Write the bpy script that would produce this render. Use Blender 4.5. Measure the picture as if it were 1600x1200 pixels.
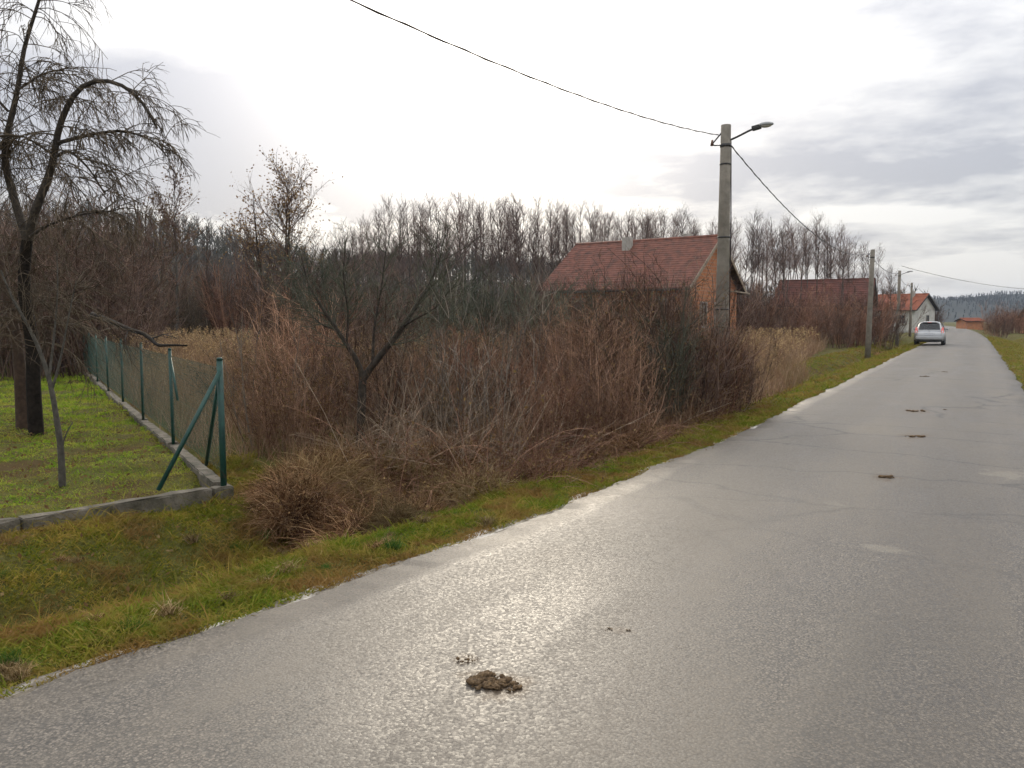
import bpy, bmesh, math, random
import numpy as np
from mathutils import Vector, Matrix

R = math.radians
scene = bpy.context.scene
for o in list(bpy.data.objects):
    bpy.data.objects.remove(o, do_unlink=True)
col = scene.collection

# ------------------------------------------------------------------ camera, sky, sun, exposure
# world: +Y runs along the road, +X to its right-hand verge, camera stands on the road at eye height
EYE = 1.6
YAW = R(30.0)
PITCH = math.atan(0.08)
cam_data = bpy.data.cameras.new('camera')
cam_data.sensor_width = 36.0
cam_data.lens = 36.0 * 1250.0 / 1600.0
cam_data.clip_start = 0.05
cam_data.clip_end = 9000.0
cam = bpy.data.objects.new('camera', cam_data)
cam.location = (0, 0, EYE)
cam.rotation_euler = (math.pi / 2 - PITCH, 0, YAW)
col.objects.link(cam)
scene.camera = cam

SUN_EL = R(23.0)
SUN_AZ = YAW + R(2.6)                      # to the left of +Y
sun_dir = Vector((-math.sin(SUN_AZ) * math.cos(SUN_EL), math.cos(SUN_AZ) * math.cos(SUN_EL), math.sin(SUN_EL)))

world = bpy.data.worlds.new('World')
scene.world = world
world.use_nodes = True
nt = world.node_tree
nt.nodes.clear()


def nd(tree, kind, **kw):
    n = tree.nodes.new(kind)
    for k, v in kw.items():
        setattr(n, k, v)
    return n


def mth(tree, op, a, b=None, c=None, clamp=False):
    n = tree.nodes.new('ShaderNodeMath')
    n.operation = op
    n.use_clamp = clamp
    for i, v in enumerate((a, b, c)):
        if v is None:
            continue
        if isinstance(v, (int, float)):
            n.inputs[i].default_value = v
        else:
            tree.links.new(v, n.inputs[i])
    return n.outputs[0]


def rng_map(tree, v, a, b, c, d, smooth=False):
    n = tree.nodes.new('ShaderNodeMapRange')
    n.interpolation_type = 'SMOOTHSTEP' if smooth else 'LINEAR'
    tree.links.new(v, n.inputs[0])
    for i, x in enumerate((a, b, c, d)):
        n.inputs[i + 1].default_value = x
    return n.outputs[0]


def mixc(tree, f, a, b, mode='MIX'):
    n = tree.nodes.new('ShaderNodeMix')
    n.data_type = 'RGBA'
    n.blend_type = mode
    if isinstance(f, (int, float)):
        n.inputs[0].default_value = f
    else:
        tree.links.new(f, n.inputs[0])
    for i, v in ((6, a), (7, b)):
        if isinstance(v, (tuple, list)):
            n.inputs[i].default_value = tuple(v)[:3] + (1,)
        else:
            tree.links.new(v, n.inputs[i])
    return n.outputs[2]


def build_sky():
    t = nt
    sky = nd(t, 'ShaderNodeTexSky', sky_type='NISHITA')
    sky.sun_disc = False
    sky.sun_elevation = SUN_EL
    sky.sun_rotation = -SUN_AZ
    sky.air_density = 1.0
    sky.dust_density = 2.0
    tc = nd(t, 'ShaderNodeTexCoord')
    nrm = nd(t, 'ShaderNodeVectorMath', operation='NORMALIZE')
    t.links.new(tc.outputs['Generated'], nrm.inputs[0])
    d = nrm.outputs[0]
    sep = nd(t, 'ShaderNodeSeparateXYZ')
    t.links.new(d, sep.inputs[0])
    zc = mth(t, 'MAXIMUM', sep.outputs[2], 0.0)
    inv = mth(t, 'DIVIDE', 1.0, mth(t, 'ADD', zc, 0.16))
    comb = nd(t, 'ShaderNodeCombineXYZ')
    t.links.new(mth(t, 'MULTIPLY', sep.outputs[0], inv), comb.inputs[0])
    t.links.new(mth(t, 'MULTIPLY', sep.outputs[1], inv), comb.inputs[1])
    # the cloud sheet: streaks lie across the line of sight, as in the photograph
    mp = nd(t, 'ShaderNodeMapping')
    mp.inputs['Location'].default_value = (3.1, 1.7, 0.0)
    mp.inputs['Rotation'].default_value = (0, 0, R(-30))
    mp.inputs['Scale'].default_value = (0.95, 1.15, 1.0)
    t.links.new(comb.outputs[0], mp.inputs['Vector'])
    n1 = nd(t, 'ShaderNodeTexNoise')
    n1.inputs['Scale'].default_value = 1.15
    n1.inputs['Detail'].default_value = 7.0
    n1.inputs['Roughness'].default_value = 0.55
    n1.inputs['Distortion'].default_value = 0.35
    t.links.new(mp.outputs[0], n1.inputs['Vector'])
    n2 = nd(t, 'ShaderNodeTexNoise')
    n2.inputs['Scale'].default_value = 3.2
    n2.inputs['Detail'].default_value = 6.0
    n2.inputs['Roughness'].default_value = 0.6
    t.links.new(mp.outputs[0], n2.inputs['Vector'])
    dens = mth(t, 'ADD', mth(t, 'MULTIPLY', n1.outputs[0], 0.55), mth(t, 'MULTIPLY', n2.outputs[0], 0.45))
    base = rng_map(t, dens, 0.38, 0.64, -0.15, 1.15, False)
    # larger cloud banks and breaks, by compass direction and elevation in degrees
    az = mth(t, 'MULTIPLY', mth(t, 'ARCTAN2', mth(t, 'MULTIPLY', sep.outputs[0], -1.0), sep.outputs[1]), 57.2958)
    el = mth(t, 'MULTIPLY', mth(t, 'ARCSINE', sep.outputs[2]), 57.2958)
    warp = mth(t, 'MULTIPLY', mth(t, 'SUBTRACT', n1.outputs[0], 0.5), 14.0)
    warp2 = mth(t, 'MULTIPLY', mth(t, 'SUBTRACT', n2.outputs[0], 0.5), 7.0)
    thick = base
    for (a0, e0, wa, we, amp) in ((48.0, 10.5, 9.5, 4.0, 2.2), (63.0, 13.0, 9.0, 5.0, 0.5), (6.0, 11.5, 12.0, 6.5, 0.35), (-3.0, 21.0, 9.0, 4.0, 0.3), (22.0, 11.0, 6.0, 3.0, 0.6),
                                  (4.5, 6.6, 4.6, 0.8, -1.2), (-2.0, 2.9, 4.5, 0.9, -1.2), (48.0, 6.3, 8.0, 1.3, -0.9), (34.0, 20.0, 13.0, 7.0, -0.9)):
        u = mth(t, 'DIVIDE', mth(t, 'ADD', mth(t, 'SUBTRACT', az, a0), warp), wa)
        v = mth(t, 'DIVIDE', mth(t, 'ADD', mth(t, 'SUBTRACT', el, e0), mth(t, 'MULTIPLY', warp2, min(1.0, we / 4.0))), we)
        q = mth(t, 'ADD', mth(t, 'MULTIPLY', u, u), mth(t, 'MULTIPLY', v, v))
        thick = mth(t, 'ADD', thick, mth(t, 'MULTIPLY', mth(t, 'EXPONENT', mth(t, 'MULTIPLY', q, -1.0)), amp))
    thick = mth(t, 'MULTIPLY', thick, 0.92, clamp=True)
    # glow of the hidden sun through thin cloud
    dot = nd(t, 'ShaderNodeVectorMath', operation='DOT_PRODUCT')
    t.links.new(d, dot.inputs[0])
    dot.inputs[1].default_value = sun_dir
    dp = mth(t, 'MAXIMUM', dot.outputs['Value'], 0.0)
    glow = mth(t, 'POWER', dp, 22.0)
    core = mth(t, 'POWER', dp, 60.0)
    thin = mixc(t, 1.0, (0, 0, 0), (0, 0, 0))
    grey = mixc(t, glow, (3.7, 3.82, 4.25), (5.3, 5.4, 5.85))
    white = mixc(t, glow, (7.4, 7.32, 7.2), (12.2, 11.7, 10.9))
    cl = mixc(t, thick, white, grey)
    # an overcast sheet grows brighter towards the zenith
    zen = mth(t, 'ADD', mth(t, 'MULTIPLY', zc, 1.7), 0.85)
    vm = nd(t, 'ShaderNodeVectorMath', operation='SCALE')
    t.links.new(cl, vm.inputs[0])
    t.links.new(zen, vm.inputs['Scale'])
    cl2 = mixc(t, core, vm.outputs[0], (26.0, 25.0, 23.5))
    hz = rng_map(t, sep.outputs[2], 0.0, 0.10, 1.0, 0.0, True)
    cl3 = mixc(t, mth(t, 'MULTIPLY', hz, 0.35), cl2, (6.6, 6.7, 6.8))
    # a little blue comes through where the sheet is thinnest
    allsky = mixc(t, 0.90, sky.outputs[0], cl3)
    below = rng_map(t, sep.outputs[2], -0.06, 0.0, 1.0, 0.0, True)
    fin = mixc(t, below, allsky, (1.6, 1.6, 1.6))
    bg = nd(t, 'ShaderNodeBackground')
    bg.inputs['Strength'].default_value = 0.1
    t.links.new(fin, bg.inputs['Color'])
    out = nd(t, 'ShaderNodeOutputWorld')
    t.links.new(bg.outputs[0], out.inputs['Surface'])


build_sky()

sun_data = bpy.data.lights.new('sun', 'SUN')
sun_data.energy = 1.5
sun_data.angle = R(14.0)
sun_data.color = (1.0, 0.88, 0.70)
sun = bpy.data.objects.new('sun', sun_data)
sun.rotation_euler = (-sun_dir).to_track_quat('-Z', 'Y').to_euler()
sun.location = (0, 0, 30)
col.objects.link(sun)

vs = scene.view_settings
vs.view_transform = 'Standard'
vs.look = 'None'
vs.exposure = 0.3
vs.gamma = 1.0
vs.use_curve_mapping = False
scene.cycles.max_bounces = 6
scene.cycles.diffuse_bounces = 2
scene.cycles.glossy_bounces = 3
scene.cycles.transmission_bounces = 4
scene.cycles.transparent_max_bounces = 8
scene.cycles.volume_bounces = 0
scene.cycles.use_denoising = True
scene.cycles.use_adaptive_sampling = True
scene.cycles.adaptive_threshold = 0.03
scene.cycles.sample_clamp_indirect = 6.0


# ------------------------------------------------------------------ helpers
def spot(bearing, dist):
    """a place surveyed from the camera station: bearing as the tangent off the line of sight, distance along it"""
    X = bearing * dist
    c, s = math.cos(YAW), math.sin(YAW)
    return c * X - s * dist, s * X + c * dist


def tag(o, label=None, cat=None, group=None, kind=None):
    if label:
        o['label'] = label
    if cat:
        o['category'] = cat
    if group:
        o['group'] = group
    if kind:
        o['kind'] = kind
    return o


def empty(name, loc=(0, 0, 0), rz=0.0):
    o = bpy.data.objects.new(name, None)
    o.location = loc
    o.rotation_euler = (0, 0, rz)
    o.empty_display_size = 0.2
    col.objects.link(o)
    return o


def link(name, me, mat=None, parent=None):
    o = bpy.data.objects.new(name, me)
    if mat and not me.materials:
        me.materials.append(mat)
    if parent:
        o.parent = parent
    col.objects.link(o)
    return o


def copy_tree(o, parent=None):
    c = o.copy()
    col.objects.link(c)
    c.parent = parent
    for ch in list(o.children):
        copy_tree(ch, c)
    return c


def mesh_np(name, V, faces, tint=None, smooth=False):
    """faces: list of (n, k) integer arrays"""
    me = bpy.data.meshes.new(name)
    V = np.asarray(V, dtype=np.float32).reshape(-1, 3)
    faces = [np.asarray(f, dtype=np.int32) for f in faces if len(f)]
    loops = np.concatenate([f.ravel() for f in faces])
    sizes = np.concatenate([np.full(len(f), f.shape[1], dtype=np.int32) for f in faces])
    starts = np.concatenate([[0], np.cumsum(sizes)[:-1]]).astype(np.int32)
    me.vertices.add(len(V))
    me.vertices.foreach_set('co', V.ravel())
    me.loops.add(len(loops))
    me.loops.foreach_set('vertex_index', loops)
    me.polygons.add(len(sizes))
    me.polygons.foreach_set('loop_start', starts)
    if smooth:
        me.polygons.foreach_set('use_smooth', np.ones(len(sizes), dtype=bool))
    me.update(calc_edges=True)
    if tint is not None:
        a = me.attributes.new('tint', 'FLOAT', 'POINT')
        a.data.foreach_set('value', np.asarray(tint, dtype=np.float32).ravel())
    return me


def unit(v):
    n = np.linalg.norm(v, axis=-1, keepdims=True)
    return v / np.maximum(n, 1e-9)


def tubes(P, Rd, n=3, tint=None):
    """P (M,K,3), Rd (M,K) -> vertices, quads, tint"""
    M, K, _ = P.shape
    T = np.empty_like(P)
    T[:, 1:-1] = P[:, 2:] - P[:, :-2]
    T[:, 0] = P[:, 1] - P[:, 0]
    T[:, -1] = P[:, -1] - P[:, -2]
    T = unit(T)
    main = unit(P[:, -1] - P[:, 0])
    ref = np.where(np.abs(main[:, 2:3]) > 0.8, np.array([[1.0, 0.13, 0.0]]), np.array([[0.0, 0.11, 1.0]]))
    U = unit(np.cross(T, ref[:, None, :]))
    W = np.cross(T, U)
    a = np.arange(n) * 2 * math.pi / n
    V = P[:, :, None, :] + Rd[:, :, None, None] * (np.cos(a)[None, None, :, None] * U[:, :, None, :] + np.sin(a)[None, None, :, None] * W[:, :, None, :])
    base = (np.arange(M) * K * n)[:, None, None]
    k = (np.arange(K - 1) * n)[None, :, None]
    j = np.arange(n)[None, None, :]
    j2 = (np.arange(n) + 1) % n
    j2 = j2[None, None, :]
    F = np.stack([base + k + j, base + k + j2, base + k + n + j2, base + k + n + j], axis=-1).reshape(-1, 4)
    tt = None
    if tint is not None:
        tt = np.repeat(tint, K * n)
    return V.reshape(-1, 3), F, tt


class Veg:
    """collects tubes, slivers and leaves into one mesh"""

    def __init__(self):
        self.V, self.F4, self.F3, self.T, self.n = [], [], [], [], 0

    def add(self, V, F4=None, F3=None, tint=None):
        if F4 is not None and len(F4):
            self.F4.append(F4 + self.n)
        if F3 is not None and len(F3):
            self.F3.append(F3 + self.n)
        self.V.append(V)
        self.T.append(tint if tint is not None else np.full(len(V), 0.5))
        self.n += len(V)

    def tubes(self, P, r0, r1, n=3, tint=None, power=1.0):
        M, K, _ = P.shape
        w = (np.linspace(0, 1, K) ** power)[None, :]
        r0 = np.broadcast_to(np.asarray(r0, float), (M,))[:, None]
        r1 = np.broadcast_to(np.asarray(r1, float), (M,))[:, None]
        V, F, tt = tubes(P, r0 * (1 - w) + r1 * w, n, tint)
        self.add(V, F4=F, tint=tt)

    def blades(self, base, tip_dir, length, width, droop, rng, tint=None):
        """curved grass blades: base (M,3), tip_dir (M,3) unit, droop bends them over; 3 triangles each"""
        M = len(base)
        side = unit(np.cross(tip_dir, rng.normal(0, 1, (M, 3))))
        hor = tip_dir.copy()
        hor[:, 2] = 0
        hor = unit(hor + 1e-6)
        L = length[:, None]
        mid = base + tip_dir * L * 0.5
        tip = base + tip_dir * L * (1 - 0.35 * droop[:, None]) + hor * L * 0.45 * droop[:, None] - np.array([[0, 0, 1.0]]) * L * 0.45 * droop[:, None] ** 2
        w = width[:, None] * 0.5
        V = np.stack([base - side * w, base + side * w, mid - side * w * 0.8, mid + side * w * 0.8, tip], axis=1).reshape(-1, 3)
        b = np.arange(M)[:, None] * 5
        F4 = b + np.array([[0, 1, 3, 2]])
        F3 = b + np.array([[2, 3, 4]])
        self.add(V, F4, F3, np.repeat(tint, 5) if tint is not None else None)

    def slivers(self, base, tip, width, rng, tint=None):
        M = len(base)
        side = unit(np.cross(tip - base, rng.normal(0, 1, (M, 3)))) * np.broadcast_to(np.asarray(width), (M,))[:, None] * 0.5
        V = np.stack([base - side, base + side, tip], axis=1).reshape(-1, 3)
        F3 = np.arange(M)[:, None] * 3 + np.array([[0, 1, 2]])
        self.add(V, None, F3, np.repeat(tint, 3) if tint is not None else None)

    def leaves(self, pos, size, rng, tint=None):
        M = len(pos)
        a = unit(rng.normal(0, 1, (M, 3)))
        b = unit(np.cross(a, rng.normal(0, 1, (M, 3))))
        s = np.broadcast_to(np.asarray(size), (M,))[:, None]
        V = np.stack([pos - a * s, pos + b * s * 0.55, pos + a * s, pos - b * s * 0.55], axis=1).reshape(-1, 3)
        F4 = np.arange(M)[:, None] * 4 + np.array([[0, 1, 2, 3]])
        self.add(V, F4, None, np.repeat(tint, 4) if tint is not None else None)

    def mesh(self, name, smooth=False):
        V = np.concatenate(self.V)
        fs = []
        if self.F4:
            fs.append(np.concatenate(self.F4))
        if self.F3:
            fs.append(np.concatenate(self.F3))
        return mesh_np(name, V, fs, np.concatenate(self.T), smooth)


def grow(rng, start, dirn, length, K, wob, trop=(0, 0, 0)):
    M = len(start)
    P = np.empty((M, K, 3))
    P[:, 0] = start
    d = unit(dirn)
    step = (np.broadcast_to(length, (M,)) / (K - 1))[:, None]
    trop = np.asarray(trop, float)
    for k in range(1, K):
        d = unit(d + rng.normal(0, wob, (M, 3)) + trop)
        P[:, k] = P[:, k - 1] + d * step
    return P


def sprout(rng, P, n, t0, t1, a0, a1):
    """n shoots per parent polyline; returns start, direction, parent index, position along parent"""
    M, K, _ = P.shape
    idx = np.repeat(np.arange(M), n)
    t = rng.uniform(t0, t1, M * n)
    f = t * (K - 1)
    k = np.minimum(f.astype(int), K - 2)
    w = (f - k)[:, None]
    A, B = P[idx, k], P[idx, k + 1]
    s = A * (1 - w) + B * w
    tan = unit(B - A)
    perp = unit(np.cross(tan, rng.normal(0, 1, (M * n, 3))))
    ang = rng.uniform(a0, a1, M * n)[:, None]
    return s, tan * np.cos(ang) + perp * np.sin(ang), idx, t


def poly(pts, K):
    """resample a hand-laid polyline smoothly"""
    p = np.asarray(pts, float)
    seg = np.concatenate([[0], np.cumsum(np.linalg.norm(np.diff(p, axis=0), axis=1))])
    u = np.linspace(0, seg[-1], K)
    q = np.stack([np.interp(u, seg, p[:, i]) for i in range(3)], axis=1)
    if K > 4:
        q[1:-1] = 0.25 * q[:-2] + 0.5 * q[1:-1] + 0.25 * q[2:]
    return q[None]


def box_bm(bm, c, s, rot=None, bev=0.0):
    m = Matrix.Translation(c)
    if rot is not None:
        m = m @ rot
    r = bmesh.ops.create_cube(bm, size=1.0, matrix=m @ Matrix.Diagonal((s[0], s[1], s[2], 1)))
    if bev > 0:
        es = list({e for v in r['verts'] for e in v.link_edges})
        bmesh.ops.bevel(bm, geom=es, offset=bev, segments=2, affect='EDGES', profile=0.7)


def bm_obj(name, bm, mat, parent=None, smooth=False):
    me = bpy.data.meshes.new(name)
    bmesh.ops.recalc_face_normals(bm, faces=bm.faces)
    bm.to_mesh(me)
    bm.free()
    if smooth:
        for p in me.polygons:
            p.use_smooth = True
    return link(name, me, mat, parent)


def box_obj(name, c, s, mat, parent=None, bev=0.0, rot=None):
    bm = bmesh.new()
    box_bm(bm, c, s, rot, bev)
    return bm_obj(name, bm, mat, parent)


def tube_obj(name, pts, r0, r1, mat, parent=None, n=8, K=None):
    P = poly(pts, K or len(pts)) if (K or 0) > len(pts) else np.asarray(pts, float)[None]
    Kk = P.shape[1]
    w = np.linspace(0, 1, Kk)[None]
    V, F, _ = tubes(P, r0 * (1 - w) + r1 * w, n)
    caps = [np.arange(n)[None, ::-1], (np.arange(n) + (Kk - 1) * n)[None]]
    return link(name, mesh_np(name, V, [F] + caps, smooth=True), mat, parent)


# ------------------------------------------------------------------ materials
def new_mat(name):
    m = bpy.data.materials.new(name)
    m.use_nodes = True
    t = m.node_tree
    b = t.nodes['Principled BSDF']
    return m, t, b


def noise(t, scale, detail=4.0, rough=0.55, coord=None, dist=0.0):
    n = t.nodes.new('ShaderNodeTexNoise')
    n.inputs['Scale'].default_value = scale
    n.inputs['Detail'].default_value = detail
    n.inputs['Roughness'].default_value = rough
    n.inputs['Distortion'].default_value = dist
    if coord is not None:
        t.links.new(coord, n.inputs['Vector'])
    return n.outputs[0]


def plain(name, c1, c2=None, scale=8.0, rough=0.7, bump=0.0, bump_scale=40.0, metal=0.0, spec=None, lo=0.35, hi=0.65, place=False):
    m, t, b = new_mat(name)
    co = t.nodes.new('ShaderNodeNewGeometry').outputs['Position'] if place else t.nodes.new('ShaderNodeTexCoord').outputs['Object']
    if c2 is None:
        c2 = tuple(min(1, x * 1.3) for x in c1)
    f = rng_map(t, noise(t, scale, 5, 0.6, co), lo, hi, 0, 1)
    t.links.new(mixc(t, f, c1, c2), b.inputs['Base Color'])
    b.inputs['Roughness'].default_value = rough
    b.inputs['Metallic'].default_value = metal
    if spec is not None:
        b.inputs['Specular IOR Level'].default_value = spec
    if bump > 0:
        bp = t.nodes.new('ShaderNodeBump')
        bp.inputs['Strength'].default_value = bump
        bp.inputs['Distance'].default_value = 0.02
        t.links.new(noise(t, bump_scale, 4, 0.6, co), bp.inputs['Height'])
        t.links.new(bp.outputs[0], b.inputs['Normal'])
    return m


def veg_mat(name, c1, c2, c3=None, rough=0.75, trans=0.0, gain=1.0, patch=0.0, pcol=(0.1, 0.07, 0.03), pscale=0.8, objvar=0.42):
    """stem / blade material: tint attribute runs c1 > c2 > c3 from piece to piece; patches of another growth by place"""
    c1, c2 = [x * gain for x in c1], [x * gain for x in c2]
    c3 = [x * gain for x in c3] if c3 else None
    pcol = [x * gain for x in pcol]
    m, t, b = new_mat(name)
    at = t.nodes.new('ShaderNodeAttribute')
    at.attribute_name = 'tint'
    cr = t.nodes.new('ShaderNodeValToRGB')
    e = cr.color_ramp.elements
    e[0].color = tuple(c1) + (1,)
    e[1].color = tuple(c3 or c2) + (1,)
    if c3:
        x = cr.color_ramp.elements.new(0.5)
        x.color = tuple(c2) + (1,)
    t.links.new(at.outputs['Fac'], cr.inputs[0])
    c = cr.outputs[0]
    if patch > 0:
        g = t.nodes.new('ShaderNodeNewGeometry')
        f = rng_map(t, noise(t, pscale, 5, 0.6, g.outputs['Position']), 0.45, 0.62, 0, patch, True)
        c = mixc(t, f, c, pcol)
    if objvar > 0:
        oi = t.nodes.new('ShaderNodeObjectInfo')
        v = rng_map(t, oi.outputs['Random'], 0, 1, 1 - objvar, 1 + objvar)
        hs = t.nodes.new('ShaderNodeHueSaturation')
        t.links.new(v, hs.inputs['Value'])
        t.links.new(c, hs.inputs['Color'])
        c = hs.outputs[0]
    t.links.new(c, b.inputs['Base Color'])
    b.inputs['Roughness'].default_value = rough
    b.inputs['Specular IOR Level'].default_value = 0.10
    if trans > 0:
        tr = t.nodes.new('ShaderNodeBsdfTranslucent')
        t.links.new(c, tr.inputs['Color'])
        mx = t.nodes.new('ShaderNodeMixShader')
        mx.inputs[0].default_value = trans
        t.links.new(b.outputs[0], mx.inputs[1])
        t.links.new(tr.outputs[0], mx.inputs[2])
        t.links.new(mx.outputs[0], t.nodes['Material Output'].inputs['Surface'])
    return m


def asphalt_mat():
    m, t, b = new_mat('wet_asphalt')
    g = t.nodes.new('ShaderNodeNewGeometry')
    co = g.outputs['Position']
    mp = t.nodes.new('ShaderNodeMapping')
    mp.inputs['Scale'].default_value = (1.0, 0.22, 1.0)
    t.links.new(co, mp.inputs['Vector'])
    big = noise(t, 0.55, 5, 0.6, co)
    lane = noise(t, 1.3, 5, 0.6, mp.outputs[0])
    mid = noise(t, 7.0, 4, 0.6, co)
    fine = noise(t, 95.0, 3, 0.7, co)
    vor = t.nodes.new('ShaderNodeTexVoronoi')
    vor.inputs['Scale'].default_value = 85.0
    t.links.new(co, vor.inputs['Vector'])
    c = mixc(t, rng_map(t, fine, 0.3, 0.7, 0, 1), (0.038, 0.033, 0.028), (0.18, 0.156, 0.128))
    # individual chippings, each its own grey
    chip = t.nodes.new('ShaderNodeHueSaturation')
    t.links.new(rng_map(t, vor.outputs['Color'], 0, 1, 0.25, 1.9), chip.inputs['Value'])
    t.links.new(c, chip.inputs['Color'])
    c = mixc(t, rng_map(t, vor.outputs['Distance'], 0.42, 0.75, 0.0, 0.75), chip.outputs[0], (0.022, 0.021, 0.020))
    c = mixc(t, rng_map(t, lane, 0.42, 0.66, 0, 0.55, True), c, (0.14, 0.122, 0.097))
    c = mixc(t, rng_map(t, big, 0.5, 0.72, 0, 0.4, True), c, (0.115, 0.096, 0.07))
    sx = t.nodes.new('ShaderNodeSeparateXYZ')
    t.links.new(co, sx.inputs[0])
    wob = mth(t, 'ADD', sx.outputs[0], mth(t, 'MULTIPLY', mth(t, 'SUBTRACT', big, 0.5), 0.9))
    band = mth(t, 'ABSOLUTE', mth(t, 'SUBTRACT', mth(t, 'ABSOLUTE', mth(t, 'ADD', wob, 1.0)), 0.85))
    c = mixc(t, rng_map(t, band, 0.15, 0.55, 0.38, 0.0, True), c, (0.065, 0.056, 0.046))
    # dried-out pale patches and mud on the right-hand wheel track
    for (x, y, rx, ry, k, pc) in ((-0.51, 5.98, 0.17, 0.13, 0.15, 0), (0.35, 9.54, 0.30, 0.26, 0.13, 0), (-0.95, 7.2, 0.10, 0.16, 0.08, 0), (-1.74, 2.86, 0.19, 0.13, 0.75, 1), (-1.98, 3.01, 0.09, 0.07, 0.6, 1),
                                  (-1.52, 3.68, 0.12, 0.06, 0.4, 1), (-0.71, 8.74, 0.14, 0.22, 0.7, 1), (-0.64, 12.04, 0.22, 0.4, 0.7, 1), (-0.82, 15.41, 0.25, 0.5, 0.7, 1)):
        s = t.nodes.new('ShaderNodeVectorMath')
        s.operation = 'SUBTRACT'
        t.links.new(co, s.inputs[0])
        s.inputs[1].default_value = (x, y, 0)
        dv = t.nodes.new('ShaderNodeVectorMath')
        dv.operation = 'DIVIDE'
        t.links.new(s.outputs[0], dv.inputs[0])
        dv.inputs[1].default_value = (rx, ry, 1)
        ln = t.nodes.new('ShaderNodeVectorMath')
        ln.operation = 'LENGTH'
        t.links.new(dv.outputs[0], ln.inputs[0])
        e = mth(t, 'ADD', ln.outputs['Value'], mth(t, 'MULTIPLY', mth(t, 'SUBTRACT', mid, 0.5), 3.2))
        c = mixc(t, rng_map(t, e, 0.4, 1.15, k, 0.0, True), c, (0.075, 0.048, 0.024) if pc else (0.42, 0.38, 0.28))
    t.links.new(c, b.inputs['Base Color'])
    # transverse cracks further along
    wv = t.nodes.new('ShaderNodeTexVoronoi')
    wv.feature = 'DISTANCE_TO_EDGE'
    wv.inputs['Scale'].default_value = 0.5
    mp2 = t.nodes.new('ShaderNodeMapping')
    mp2.inputs['Scale'].default_value = (0.5, 1.3, 1.0)
    nv = t.nodes.new('ShaderNodeTexNoise')
    nv.inputs['Scale'].default_value = 2.0
    t.links.new(co, nv.inputs['Vector'])
    ad = t.nodes.new('ShaderNodeVectorMath')
    ad.operation = 'MULTIPLY_ADD'
    t.links.new(nv.outputs['Color'], ad.inputs[0])
    ad.inputs[1].default_value = (0.5, 0.5, 0)
    t.links.new(co, ad.inputs[2])
    t.links.new(ad.outputs[0], mp2.inputs['Vector'])
    t.links.new(mp2.outputs[0], wv.inputs['Vector'])
    crack = rng_map(t, wv.outputs['Distance'], 0.0, 0.02, 1.0, 0.0, True)
    sepc = t.nodes.new('ShaderNodeSeparateXYZ')
    t.links.new(co, sepc.inputs[0])
    crack = mth(t, 'MULTIPLY', crack, rng_map(t, sepc.outputs[1], 5, 10, 0.12, 0.75, True))
    c = mixc(t, crack, c, (0.025, 0.024, 0.022))
    t.links.new(c, b.inputs['Base Color'])
    sepv = t.nodes.new('ShaderNodeSeparateColor')
    t.links.new(vor.outputs['Color'], sepv.inputs[0])
    r = mth(t, 'ADD', rng_map(t, lane, 0.35, 0.7, 0.50, 0.62), rng_map(t, sepv.outputs[1], 0.0, 1.0, -0.09, 0.16))
    t.links.new(r, b.inputs['Roughness'])
    b.inputs['Specular IOR Level'].default_value = 0.5
    h = mth(t, 'ADD', mth(t, 'MULTIPLY', vor.outputs['Distance'], -0.6), mth(t, 'MULTIPLY', fine, 0.5))
    bp = t.nodes.new('ShaderNodeBump')
    bp.inputs['Strength'].default_value = 0.30
    bp.inputs['Distance'].default_value = 0.0035
    t.links.new(h, bp.inputs['Height'])
    bp2 = t.nodes.new('ShaderNodeBump')
    bp2.inputs['Strength'].default_value = 0.12
    bp2.inputs['Distance'].default_value = 0.02
    t.links.new(mth(t, 'ADD', mid, mth(t, 'MULTIPLY', crack, -0.6)), bp2.inputs['Height'])
    t.links.new(bp.outputs[0], bp2.inputs['Normal'])
    t.links.new(bp2.outputs[0], b.inputs['Normal'])
    return m


def ground_mat():
    m, t, b = new_mat('ground_turf')
    g = t.nodes.new('ShaderNodeNewGeometry')
    co = g.outputs['Position']
    n1 = noise(t, 0.9, 6, 0.62, co)
    n2 = noise(t, 6.0, 5, 0.65, co)
    n3 = noise(t, 40.0, 3, 0.65, co)
    c = mixc(t, rng_map(t, n2, 0.35, 0.65, 0, 1), (0.065, 0.075, 0.016), (0.125, 0.110, 0.028))
    c = mixc(t, rng_map(t, n1, 0.46, 0.64, 0, 0.85, True), c, (0.085, 0.052, 0.022))
    c = mixc(t, rng_map(t, n3, 0.45, 0.75, 0, 0.5), c, (0.035, 0.028, 0.014))
    t.links.new(c, b.inputs['Base Color'])
    b.inputs['Roughness'].default_value = 0.95
    b.inputs['Specular IOR Level'].default_value = 0.1
    bp = t.nodes.new('ShaderNodeBump')
    bp.inputs['Strength'].default_value = 0.8
    bp.inputs['Distance'].default_value = 0.04
    t.links.new(mth(t, 'ADD', n2, n3), bp.inputs['Height'])
    t.links.new(bp.outputs[0], b.inputs['Normal'])
    return m


M = {}
M['asphalt'] = asphalt_mat()
M['ground'] = ground_mat()


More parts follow.
